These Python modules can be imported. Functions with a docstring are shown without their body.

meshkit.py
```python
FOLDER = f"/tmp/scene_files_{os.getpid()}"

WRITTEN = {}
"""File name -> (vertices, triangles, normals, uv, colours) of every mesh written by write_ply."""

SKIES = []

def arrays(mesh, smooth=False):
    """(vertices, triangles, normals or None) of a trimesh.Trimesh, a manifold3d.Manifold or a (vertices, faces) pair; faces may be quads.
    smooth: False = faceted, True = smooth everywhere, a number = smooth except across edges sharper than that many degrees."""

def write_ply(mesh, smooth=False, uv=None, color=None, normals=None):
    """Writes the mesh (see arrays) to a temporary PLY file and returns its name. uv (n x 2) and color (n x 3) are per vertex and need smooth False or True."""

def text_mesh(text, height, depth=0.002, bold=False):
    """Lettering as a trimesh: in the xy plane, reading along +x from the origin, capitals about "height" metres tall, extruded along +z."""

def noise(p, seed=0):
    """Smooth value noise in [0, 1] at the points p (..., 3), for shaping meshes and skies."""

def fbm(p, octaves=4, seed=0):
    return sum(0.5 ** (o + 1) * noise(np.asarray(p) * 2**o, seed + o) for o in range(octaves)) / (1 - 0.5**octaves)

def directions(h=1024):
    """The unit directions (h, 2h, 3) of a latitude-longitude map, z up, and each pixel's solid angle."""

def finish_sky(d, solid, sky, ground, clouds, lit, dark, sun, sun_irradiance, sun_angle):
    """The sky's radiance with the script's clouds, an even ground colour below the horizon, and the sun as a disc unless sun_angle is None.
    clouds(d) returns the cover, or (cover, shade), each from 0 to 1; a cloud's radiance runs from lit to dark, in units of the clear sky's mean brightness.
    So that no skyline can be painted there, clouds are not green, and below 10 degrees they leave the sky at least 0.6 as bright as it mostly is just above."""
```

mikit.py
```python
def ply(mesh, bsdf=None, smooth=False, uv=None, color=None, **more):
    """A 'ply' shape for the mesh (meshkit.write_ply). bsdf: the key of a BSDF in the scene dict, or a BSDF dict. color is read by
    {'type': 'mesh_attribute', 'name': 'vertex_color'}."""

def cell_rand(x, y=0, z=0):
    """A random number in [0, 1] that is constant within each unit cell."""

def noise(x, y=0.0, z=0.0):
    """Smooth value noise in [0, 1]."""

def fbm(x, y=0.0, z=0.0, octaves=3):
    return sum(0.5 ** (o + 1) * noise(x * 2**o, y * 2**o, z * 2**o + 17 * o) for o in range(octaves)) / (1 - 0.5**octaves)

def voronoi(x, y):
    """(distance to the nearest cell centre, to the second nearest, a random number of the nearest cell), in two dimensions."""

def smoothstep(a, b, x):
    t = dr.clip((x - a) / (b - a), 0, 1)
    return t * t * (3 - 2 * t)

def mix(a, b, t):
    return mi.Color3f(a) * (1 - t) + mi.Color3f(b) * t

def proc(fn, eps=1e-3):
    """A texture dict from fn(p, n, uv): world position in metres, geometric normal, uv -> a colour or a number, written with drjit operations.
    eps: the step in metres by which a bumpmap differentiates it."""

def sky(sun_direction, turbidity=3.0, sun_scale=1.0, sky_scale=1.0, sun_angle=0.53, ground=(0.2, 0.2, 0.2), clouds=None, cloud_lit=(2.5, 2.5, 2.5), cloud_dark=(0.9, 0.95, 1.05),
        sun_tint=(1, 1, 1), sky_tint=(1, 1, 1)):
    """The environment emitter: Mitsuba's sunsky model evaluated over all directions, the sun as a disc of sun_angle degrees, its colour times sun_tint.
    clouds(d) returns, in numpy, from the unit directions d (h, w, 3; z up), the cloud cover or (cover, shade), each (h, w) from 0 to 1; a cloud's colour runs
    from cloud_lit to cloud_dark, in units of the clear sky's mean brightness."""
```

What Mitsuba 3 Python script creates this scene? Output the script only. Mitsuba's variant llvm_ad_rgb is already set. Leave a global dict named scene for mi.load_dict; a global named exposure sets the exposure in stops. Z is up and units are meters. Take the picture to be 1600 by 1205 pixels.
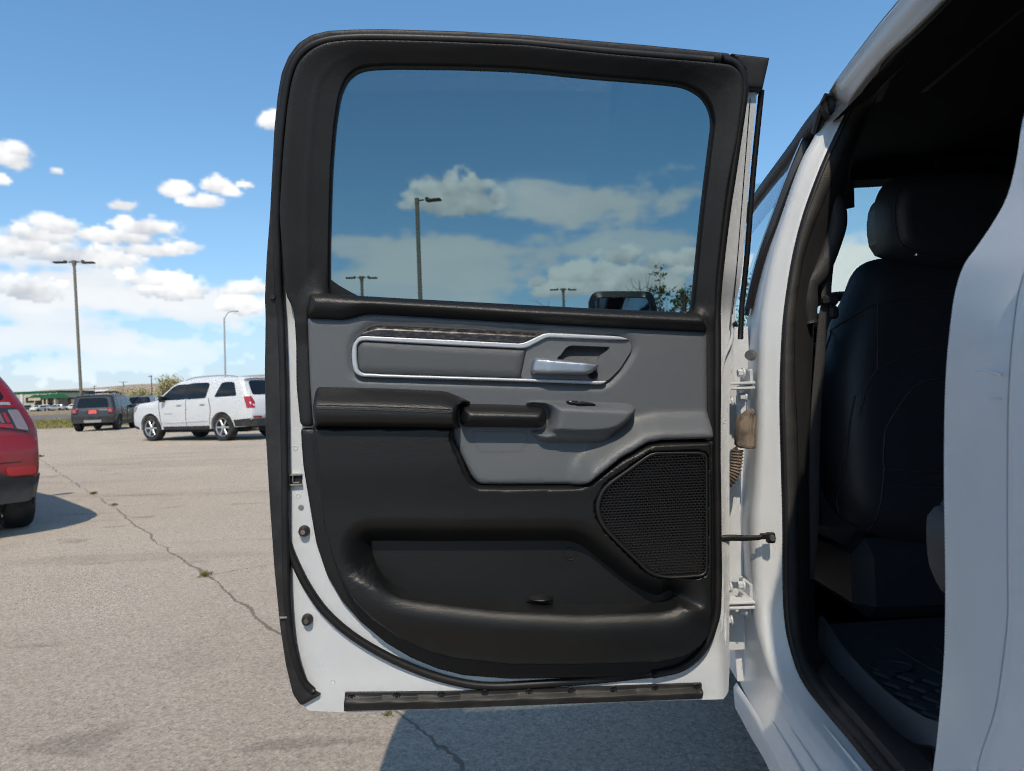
import math, random
import numpy as np, trimesh, shapely
from shapely.geometry import Polygon, LineString, Point
from scipy.spatial import Delaunay
import drjit as dr
import mitsuba as mi
import mikit, meshkit
from mikit import proc, noise, fbm, voronoi, smoothstep, mix

scene, labels = {}, {}
T = mi.ScalarTransform4f
R_ = random.Random(7)
RG = np.random.default_rng(11)

# ------------------------------------------------------------------ camera, sky, exposure
PITCH, ROLL = math.radians(0.38), math.radians(2.0)
scene['camera'] = {
    'type': 'thinlens', 'fov': 70.6, 'fov_axis': 'x', 'near_clip': 0.02, 'far_clip': 9000.0,
    'aperture_radius': 0.0016, 'focus_distance': 1.5,
    'to_world': T().look_at(origin=[0, 0, 1.2], target=[0, math.cos(PITCH), 1.2 + math.sin(PITCH)],
                            up=[math.sin(ROLL), 0, math.cos(ROLL)]),
}
exposure = 1.35
# cloud banks: azimuth and elevation of the centre, half width and half height (degrees), strength, 0 = cumulus, 1 = thin veil
CLOUDS = [(-34.58,15.99,2.21,0.93,1.0,0),(-34.22,16.43,1.42,0.7,1.0,0),(-31.83,15.44,0.52,0.2,1.0,0),(-34.96,14.46,0.55,0.39,1.0,0),(-27.88,13.65,1.04,0.47,1.0,0),(-24.5,14.96,1.27,0.65,1.0,0),(-22.61,14.26,1.49,0.58,1.0,0),(-21.79,15.37,1.06,0.75,1.0,0),(-20.97,15.07,0.89,0.4,1.0,0),(-19.7,15.59,0.68,0.27,1.0,0),(-17.73,20.09,1.02,0.77,1.0,0),(-32.04,11.87,1.69,0.91,1.0,0),(-32.95,11.18,2.58,0.82,1.0,0),(-34.03,10.48,3.26,1.05,1.0,0),(-26.65,12.16,2.23,0.82,1.0,0),(-28.07,11.46,3.69,0.69,1.0,0),(-26.08,10.7,3.15,0.66,1.0,0),(-23.99,11.07,1.11,0.49,1.0,0),(-30.79,10.08,4.71,0.93,1.0,0),(-26.14,8.66,2.51,0.8,1.0,0),(-24.71,7.94,3.0,0.9,1.0,0),(-19.94,8.17,2.27,0.65,1.0,0),(-20.42,6.94,1.8,1.04,1.0,0),(-33.58,7.62,2.17,1.08,1.0,0),(-3.94,15.0,4.15,1.87,1.0,0),(-5.03,15.48,2.93,1.31,1.0,0),(-3.05,14.6,3.05,1.42,1.0,0),(-6.57,14.64,1.4,0.95,1.0,0),(-2.5,15.68,1.93,1.12,1.0,0),(-0.75,15.02,1.02,0.85,1.0,0),(5.36,8.84,2.5,1.18,0.95,0),(7.37,8.84,2.08,1.27,0.95,0),(9.15,10.01,1.97,0.97,0.95,0),(11.84,9.44,2.13,0.97,0.95,0),(14.02,9.58,2.09,0.86,0.95,0),(4.32,7.8,3.01,0.99,0.95,0),(10.32,8.08,5.77,1.66,0.95,0),(2.32,8.48,0.91,0.6,0.95,0),(-30.46,8.4,9.44,3.82,1.0,1),(-32.99,9.94,6.1,2.88,0.9,1),(-32.4,4.92,10.38,3.39,0.9,1),(-22.42,6.37,6.79,2.77,0.95,1),(-26.3,3.16,14.38,2.26,0.75,1),(-25.74,8.13,5.14,1.79,0.8,1),(8.05,13.79,10.12,2.34,1.0,1),(3.57,15.14,5.03,1.12,0.85,1),(12.97,13.74,5.19,1.85,0.95,1),(-4.71,10.43,10.13,3.19,0.95,1),(-11.15,11.3,4.46,1.25,0.85,1),(2.89,10.44,6.03,2.72,0.9,1),(9.43,10.82,8.17,1.92,0.8,1),(-8.79,8.28,9.06,2.44,0.85,1),(25.78,6.87,5.5,4.22,1.0,1),(30.07,4.7,5.73,3.89,1.0,1)]

def clouds(d):
    az = np.degrees(np.arctan2(d[..., 0], d[..., 1]))
    el = np.degrees(np.arcsin(np.clip(d[..., 2], -1, 1)))
    q = np.stack([az, el * 1.25, az * 0], -1)
    n1 = meshkit.fbm(q * 0.45, 5, 3)
    n2 = meshkit.fbm(np.stack([az * 0.16 + el * 0.05, el * 0.55, az * 0], -1), 5, 9)
    n3 = meshkit.fbm(q * 1.15, 6, 21)
    cover, shade = np.zeros_like(az), np.full_like(az, 0.1)
    fc, fs, base = np.full_like(az, -9.0), np.zeros_like(az), np.zeros_like(az)
    for a, e, ra, re, k, kind in CLOUDS:
        dist = np.sqrt(((az - a) / ra) ** 2 + ((el - e) / re) ** 2)
        f = 1 - dist
        if kind == 0:
            low = (e - el) / re
            f = f - 0.5 * np.clip(low - 0.25, 0, 1)
            base = np.where(f > fc, 0.5 + 0.5 * np.clip(low + 0.15, -1, 1), base)
            fc = np.maximum(fc, f)
        else:
            fs = np.maximum(fs, k * mikit_step(-0.05, 0.55, f + (n2 - 0.5) * 1.9 + (n3 - 0.5) * 0.5))
    # the rest of the sky: scattered fair-weather cumulus low down
    front = mikit_step(60, 44, np.abs(az + 2)) * mikit_step(52, 38, el)
    band = np.exp(-((el - 11) / 8) ** 2)
    far = -9.0 * front + ((meshkit.fbm(np.stack([az * 0.09, el * 0.2, az * 0], -1), 4, 31) - 0.70 + 0.16 * band) * 4)
    base = np.where(far > fc, 0.35, base)
    fc = np.maximum(fc, far)
    cc = mikit_step(-0.12, 0.34, fc + (n1 - 0.5) * 0.65 + (n3 - 0.5) * 1.15)
    mist = 0.80 * np.exp(-(np.maximum(el, 0) / 5.5) ** 1.3) * (0.75 + 0.5 * n2)      # pale air low over the land
    cover = np.maximum(cc, np.maximum(0.92 * fs, mist))
    sh = np.clip(0.85 * base ** 1.7 + (0.50 - n1) * 0.9 + (0.5 - n3) * 0.9, 0, 1)
    shade = np.where(cc > 0.3, sh, np.where(fs > mist, 0.30, 0.62) + 0.35 * (0.5 - n2))
    return cover, np.clip(shade, 0, 1)

def mikit_step(a, b, x):
    t = np.clip((x - a) / (b - a), 0, 1)
    return t * t * (3 - 2 * t)

SUN = np.array([-0.0175, -0.669, 0.743])
scene['sky'] = mikit.sky(SUN.tolist(), turbidity=2.6, sky_scale=1.75, clouds=clouds, sun_tint=(0.95, 1.0, 1.08), cloud_lit=(2.75, 2.75, 2.7), cloud_dark=(1.25, 1.34, 1.5),
                         ground=(0.24, 0.22, 0.20), sky_tint=(0.83, 1.045, 1.08))
# ------------------------------------------------------------------ traced outlines, in metres
# DOOR: (u along the open door from its free edge to the hinges, v height); TRUCK: world points
DOOR = {
'moulding': [(0.0662,0.6069),(0.0322,0.5904),(0.0169,0.6154),(0.0051,0.673),(-0.0035,0.7491),(-0.011,0.8631),(-0.0156,0.9895),(-0.0192,1.1286),(-0.017,1.255),(-0.0104,1.3994),(-0.0003,1.4783),(0.0121,1.5555),(0.0321,1.7066),(0.0429,1.766),(0.0534,1.8064),(0.0684,1.8355),(0.0883,1.8585),(0.1138,1.8728),(0.1451,1.8799),(0.1974,1.8825),(0.2476,1.8834),(0.3847,1.8806),(0.5119,1.8751),(0.748,1.8583),(0.9154,1.8442),(0.9163,1.8246),(0.8826,1.8263),(0.6816,1.8394),(0.5116,1.855),(0.321,1.8615),(0.2276,1.8625),(0.1839,1.8623),(0.1402,1.8582),(0.1125,1.8477),(0.0864,1.8263),(0.0718,1.7949),(0.0606,1.7481),(0.0463,1.6621),(0.0307,1.5552),(0.0282,1.4047),(0.0277,1.3551),(0.0279,1.2282),(0.025,1.061),(0.0205,0.8828),(0.0211,0.7842),(0.0251,0.7171),(0.0345,0.6609),(0.0506,0.6232),(0.0726,0.6103)],
'bead': [(0.0586,0.6204),(0.0385,0.6469),(0.021,0.7132),(0.0148,0.7876),(0.0142,0.8854),(0.018,1.0623),(0.0203,1.2283),(0.02,1.3543),(0.0192,1.4097),(0.022,1.476),(0.0263,1.5529),(0.0418,1.6738),(0.0561,1.7522),(0.0677,1.7964),(0.0827,1.8259),(0.1063,1.8477),(0.1396,1.8598),(0.1854,1.8649),(0.2476,1.8658),(0.384,1.8632),(0.5107,1.8578),(0.6793,1.8435),(0.8788,1.8295)],
'frame_out': [(0.0755,1.1418),(0.0502,1.1428),(0.0449,1.2275),(0.0485,1.3573),(0.0456,1.3784),(0.0371,1.3958),(0.0345,1.4093),(0.0347,1.5528),(0.0495,1.659),(0.0643,1.7445),(0.0759,1.7898),(0.0898,1.8199),(0.1151,1.8407),(0.1414,1.8517),(0.1849,1.8562),(0.2283,1.8564),(0.3211,1.8552),(0.5105,1.849),(0.6794,1.8334),(0.8792,1.8192),(0.9127,1.8159),(0.9286,1.8044),(0.9385,1.7848),(0.9385,1.7557),(0.93,1.6801),(0.9153,1.6056),(0.908,1.5407),(0.8975,1.4089),(0.8986,1.3043),(0.891,1.0849),(0.8706,1.0857),(0.8755,1.2521),(0.8719,1.3355),(0.8208,1.3435),(0.608,1.3582),(0.349,1.3772),(0.1482,1.3944),(0.0925,1.3957),(0.0777,1.3776),(0.0738,1.3567)],
'window': [(0.1104,1.3791),(0.1163,1.4779),(0.1233,1.5563),(0.1325,1.6494),(0.144,1.7248),(0.1563,1.7753),(0.1705,1.8023),(0.1906,1.818),(0.2124,1.8236),(0.2557,1.8259),(0.383,1.8251),(0.5122,1.8209),(0.6183,1.8103),(0.7852,1.7984),(0.8343,1.7926),(0.8687,1.7738),(0.8852,1.7502),(0.8921,1.7228),(0.8887,1.6905),(0.8808,1.6115),(0.8744,1.5459),(0.8645,1.4126),(0.8597,1.3339)],
'filler': [(0.1073,1.3778),(0.1112,1.4366),(0.1173,1.434),(0.1342,1.4211),(0.1513,1.4107),(0.1697,1.4003),(0.1883,1.391),(0.1683,1.3763)],
'shell': [(0.0423,0.579),(0.1172,0.5698),(0.7163,0.5493),(0.9178,0.5405),(0.9235,0.5989),(0.9323,0.795),(0.9449,1.1433),(0.9583,1.2774),(0.9662,1.4104),(0.9716,1.5608),(0.9745,1.6425),(0.9814,1.7749),(0.984,1.829),(0.9196,1.8404),(0.6837,1.8545),(0.5129,1.8706),(0.2464,1.878),(0.1431,1.8742),(0.1033,1.8597),(0.0813,1.8321),(0.0662,1.8044),(0.0516,1.7371),(0.0349,1.6455),(0.0207,1.5577),(0.0052,1.4557),(-0.0066,1.2295),(-0.0082,1.1021),(-0.0048,0.9747),(0.001,0.8473),(0.0081,0.7198),(0.0156,0.6431),(0.0279,0.5978)],
'seal_right': [(0.7398,0.6084),(0.8018,0.6186),(0.8461,0.6498),(0.8724,0.7007),(0.8834,0.7593),(0.8894,0.9344),(0.8925,1.0531),(0.9007,1.2513),(0.9063,1.4087),(0.9173,1.5406),(0.9253,1.6055),(0.9369,1.7039),(0.9441,1.7743),(0.9383,1.8033),(0.9239,1.8228),(0.8954,1.8319)],
'seal_low': [(0.0146,0.9321),(0.0164,0.9119),(0.0277,0.8785),(0.0507,0.8268),(0.0838,0.7744),(0.132,0.7259),(0.1958,0.6812),(0.2666,0.6435),(0.3383,0.6169),(0.4097,0.603),(0.5161,0.6008),(0.6345,0.6018),(0.7411,0.6063)],
'bracket': [(0.9193,1.8474),(0.9992,1.8395),(0.9972,1.8279),(0.9877,1.7809),(0.9547,1.7832),(0.9493,1.8149),(0.9315,1.8347)],
'jambstrip': [(0.9574,1.7809),(0.9812,1.7809),(0.9732,1.6425),(0.9666,1.4621),(0.9504,1.2507),(0.9449,1.1433),(0.9316,0.795),(0.9228,0.635),(0.8925,0.637),(0.9118,1.1445),(0.9221,1.4114),(0.931,1.5614)],
'skinedge': [(0.9991,1.7924),(0.9889,1.625),(0.9839,1.4803),(0.9774,1.3746),(0.9712,1.2927)],
'flange': [(0.0814,1.1387),(0.0491,1.1399),(0.0495,1.1133),(0.0516,1.0638),(0.0635,0.9701),(0.0721,0.9083),(0.0905,0.8453),(0.1188,0.7917),(0.1532,0.749),(0.2026,0.7039),(0.2533,0.67),(0.3042,0.6455),(0.3554,0.629),(0.4492,0.6158),(0.6923,0.6032),(0.7582,0.6079),(0.8031,0.6207),(0.8477,0.6534),(0.8726,0.6994),(0.8816,0.7571),(0.8882,0.9331),(0.8938,1.0816),(0.8544,1.0832),(0.8399,0.6975),(0.7169,0.6527),(0.325,0.6781),(0.153,0.8418),(0.0947,0.9718)],
'belt': [(0.0807,1.4027),(0.101,1.4034),(0.1218,1.4023),(0.1746,1.397),(0.2864,1.3881),(0.5153,1.3707),(0.6259,1.3624),(0.858,1.3462),(0.8712,1.3385),(0.876,1.3239),(0.8759,1.3028),(0.6836,1.3174),(0.5141,1.3311),(0.206,1.3577),(0.1835,1.3574),(0.1584,1.3509),(0.144,1.348),(0.0738,1.3531),(0.075,1.3827)],
'upper': [(0.0733,1.3569),(0.1442,1.3512),(0.1585,1.354),(0.1836,1.3607),(0.2061,1.361),(0.5143,1.3343),(0.6837,1.3206),(0.876,1.3068),(0.8692,1.089),(0.7648,1.0906),(0.7347,1.0866),(0.7043,1.071),(0.6802,1.0603),(0.6121,1.0115),(0.591,1.0073),(0.4386,1.0136),(0.4003,1.016),(0.3891,1.0242),(0.3818,1.036),(0.3476,1.1126),(0.3404,1.1256),(0.165,1.1375),(0.0775,1.1435),(0.074,1.2264),(0.0736,1.2891)],
'pad_out': [(0.1566,1.2737),(0.1571,1.2888),(0.16,1.3028),(0.1716,1.3173),(0.1945,1.3343),(0.2096,1.3374),(0.5388,1.3132),(0.6911,1.3025),(0.7081,1.2968),(0.7181,1.2835),(0.7164,1.2719),(0.6913,1.2351),(0.6668,1.2113),(0.6488,1.2046),(0.503,1.2149),(0.2248,1.2328),(0.1745,1.236),(0.1617,1.2434),(0.1574,1.2605)],
'silver': [(0.1587,1.2733),(0.1592,1.2883),(0.1621,1.3014),(0.1737,1.3154),(0.1848,1.3164),(0.3466,1.3042),(0.4884,1.2927),(0.4987,1.2947),(0.5378,1.3114),(0.5533,1.3115),(0.6894,1.3009),(0.7037,1.2964),(0.7088,1.293),(0.6957,1.293),(0.544,1.3029),(0.5034,1.2837),(0.4931,1.2821),(0.3462,1.2934),(0.1845,1.307),(0.1746,1.3054),(0.1691,1.2968),(0.1683,1.273),(0.1699,1.2555),(0.1727,1.2479),(0.1799,1.2434),(0.2256,1.2395),(0.5026,1.2218),(0.6509,1.2124),(0.6627,1.2132),(0.6546,1.2064),(0.6455,1.2055),(0.5023,1.2156),(0.2254,1.2334),(0.1754,1.2365),(0.1633,1.2438),(0.1595,1.2596)],
'dark_trim': [(0.1747,1.3168),(0.1951,1.3332),(0.21,1.3362),(0.5368,1.3125),(0.4963,1.2944),(0.4886,1.2933),(0.3466,1.3046),(0.1846,1.317)],
'dark_trim_line': [(0.1804,1.3213),(0.2103,1.3288),(0.5218,1.3052)],
'pad': [(0.1683,1.2734),(0.169,1.2947),(0.1743,1.304),(0.1824,1.3069),(0.3462,1.293),(0.4938,1.2818),(0.5008,1.2797),(0.4866,1.2238),(0.225,1.2403),(0.1804,1.2443),(0.1731,1.2481),(0.1696,1.2557)],
'bezel': [(0.5021,1.2803),(0.5068,1.284),(0.5449,1.3025),(0.6974,1.2926),(0.7105,1.2915),(0.7161,1.2823),(0.7144,1.272),(0.69,1.2364),(0.6656,1.2139),(0.655,1.213),(0.5033,1.2227),(0.4879,1.2237)],
'recess': [(0.5639,1.2644),(0.5691,1.2655),(0.5802,1.2808),(0.5896,1.2864),(0.6726,1.2806),(0.6657,1.273),(0.6494,1.263),(0.6409,1.2476),(0.6039,1.2449),(0.562,1.2501)],
'lever': [(0.5074,1.2393),(0.512,1.2594),(0.5185,1.263),(0.5427,1.2597),(0.6221,1.2509),(0.6427,1.2464),(0.6425,1.2413),(0.6265,1.2277),(0.6161,1.2255),(0.5339,1.2295),(0.511,1.2315)],
'armrest': [(0.0853,1.2109),(0.088,1.2194),(0.0941,1.2216),(0.2263,1.2139),(0.3309,1.2054),(0.3432,1.2025),(0.3579,1.1964),(0.3897,1.179),(0.3697,1.176),(0.3625,1.1662),(0.3616,1.1413),(0.3668,1.1299),(0.3555,1.1272),(0.2176,1.1351),(0.0854,1.1415),(0.0842,1.1765)],
'seam': [(0.0897,1.1854),(0.1734,1.1805),(0.2694,1.1739),(0.3592,1.1663)],
'pull': [(0.3636,1.1665),(0.3657,1.1739),(0.372,1.177),(0.4412,1.1736),(0.5235,1.1675),(0.5334,1.1628),(0.5368,1.1526),(0.5369,1.1377),(0.5321,1.1279),(0.5219,1.1233),(0.4396,1.1271),(0.3704,1.1311),(0.3639,1.1394)],
'pod': [(0.4947,1.1704),(0.4987,1.1771),(0.5064,1.1806),(0.5918,1.175),(0.6999,1.1664),(0.7138,1.163),(0.7173,1.1534),(0.7142,1.1384),(0.6982,1.1214),(0.6613,1.092),(0.6477,1.0863),(0.5887,1.0881),(0.5321,1.091),(0.5209,1.0947),(0.5087,1.1039),(0.4979,1.1192),(0.5268,1.1206),(0.5371,1.1252),(0.5413,1.1387),(0.5418,1.1537),(0.5372,1.1651),(0.5236,1.17),(0.5035,1.1713)],
'pod_crease': [(0.5364,1.1254),(0.589,1.1196),(0.6396,1.1189),(0.678,1.1274),(0.7095,1.1513)],
'switch': [(0.5718,1.176),(0.5976,1.1748),(0.6241,1.1701),(0.634,1.1647),(0.61,1.166),(0.5823,1.1685)],
'cover': [(0.387,1.1137),(0.3897,1.1193),(0.3949,1.1216),(0.4909,1.1172),(0.4985,1.1131),(0.5001,1.104),(0.4897,1.0839),(0.4805,1.0766),(0.4049,1.0792),(0.3975,1.0865)],
'lower': [(0.0779,1.1384),(0.0788,1.1472),(0.1653,1.1438),(0.3408,1.137),(0.3558,1.1301),(0.3513,1.1099),(0.3793,1.0361),(0.3865,1.0243),(0.3977,1.0161),(0.4386,1.013),(0.591,1.0067),(0.6121,1.0109),(0.6801,1.059),(0.7043,1.0703),(0.7347,1.086),(0.7647,1.09),(0.8691,1.0871),(0.8711,1.068),(0.8653,0.8979),(0.8591,0.7322),(0.8523,0.6951),(0.8312,0.6699),(0.798,0.6512),(0.7436,0.6431),(0.5808,0.65),(0.4493,0.6586),(0.3365,0.6775),(0.2803,0.6963),(0.2306,0.7253),(0.1813,0.7642),(0.1471,0.8015),(0.1232,0.8442),(0.1051,0.8953),(0.0941,0.9473),(0.0861,1.009),(0.0833,1.0756)],
'pocket': [(0.1792,0.9077),(0.1824,0.9101),(0.3328,0.9016),(0.5634,0.8908),(0.5815,0.8886),(0.6021,0.8804),(0.6436,0.8446),(0.6951,0.7997),(0.7274,0.779),(0.7588,0.7668),(0.7696,0.7714),(0.7778,0.7774),(0.7885,0.7781),(0.7916,0.7688),(0.7851,0.7588),(0.7729,0.7536),(0.7475,0.7506),(0.6028,0.7547),(0.5199,0.7629),(0.4302,0.7727),(0.3604,0.7845),(0.2788,0.7994),(0.2385,0.8102),(0.2168,0.8213),(0.2012,0.8386),(0.187,0.862),(0.1792,0.8901)],
'speaker': [(0.6235,0.9666),(0.6349,0.9964),(0.6528,1.0134),(0.6805,1.0304),(0.7294,1.0621),(0.7389,1.0668),(0.7507,1.0689),(0.7977,1.0674),(0.8436,1.065),(0.8539,1.0607),(0.8562,1.0516),(0.8528,0.9427),(0.8485,0.8302),(0.8448,0.8189),(0.8341,0.8137),(0.7882,0.8131),(0.7621,0.814),(0.7363,0.8211),(0.7211,0.8309),(0.7107,0.8429),(0.6675,0.8871),(0.6399,0.9177),(0.6282,0.9385)],
'grille': [(0.6341,0.9653),(0.6441,0.9928),(0.6614,1.0073),(0.688,1.0239),(0.7333,1.0532),(0.7439,1.0585),(0.7544,1.0606),(0.799,1.0594),(0.8411,1.057),(0.8488,1.0528),(0.8499,1.045),(0.8466,0.9422),(0.8426,0.8345),(0.8403,0.8256),(0.8322,0.8216),(0.7901,0.8207),(0.7639,0.8215),(0.7432,0.8272),(0.7279,0.8369),(0.7179,0.8477),(0.6754,0.892),(0.6493,0.9213),(0.6384,0.9409)],
'emblem': [(0.5803,0.8613)],
'pocketbump': [(0.4841,0.7727),(0.4947,0.7797),(0.5167,0.7823),(0.536,0.7786),(0.5461,0.7703),(0.52,0.7642)],
'sillseal': [(0.1189,0.611),(0.3223,0.5988),(0.5812,0.5892),(0.8446,0.5802),(0.8428,0.5514),(0.5802,0.5601),(0.3213,0.5682),(0.1166,0.5777)],
'sillcrease': [(0.1179,0.6004),(0.322,0.5886),(0.5808,0.5782),(0.8442,0.5691)],
'clips': [(0.1317,0.6032),(0.2202,0.6002),(0.3087,0.5959),(0.3961,0.593),(0.4857,0.5887),(0.5715,0.5866),(0.6589,0.5819),(0.7455,0.5785),(0.8328,0.5745)],
'bumpers': [(0.0483,0.9345),(0.0488,0.7585)],
'holes': [(0.0434,0.9813)],
'jambplug': [(0.9583,1.3246)],
'dimples': [(0.0482,0.8382),(0.0701,0.6649),(0.0941,0.6314),(0.0366,1.1003),(0.0385,1.0045),(0.9194,0.8359),(0.9114,0.6625),(0.9328,1.1168),(0.9202,0.9296)],
'latch': [(0.0237,1.0498),(0.0475,1.0487),(0.0467,1.0258),(0.023,1.0269)],
'knob': [(0.8302,1.3507),(0.8298,1.3849)],
'mouldbutton': [(0.0073,1.399)],
'strips': [(0.0068,0.7705)],
'jambcrease': [(0.9584,1.3605),(0.9517,1.2925),(0.9333,1.2522),(0.9214,1.1981)],
'jambcrease2': [(0.9055,0.7965),(0.9022,0.7098),(0.8908,0.6638),(0.8635,0.6309),(0.827,0.608)],
'jambcrease3': [(0.9145,0.709),(0.9109,0.6491),(0.8954,0.6034),(0.8642,0.5789),(0.8187,0.5687)],
'jambline': [(0.9685,1.7702),(0.9617,1.6008),(0.9529,1.3977),(0.9484,1.345)],
}
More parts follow.
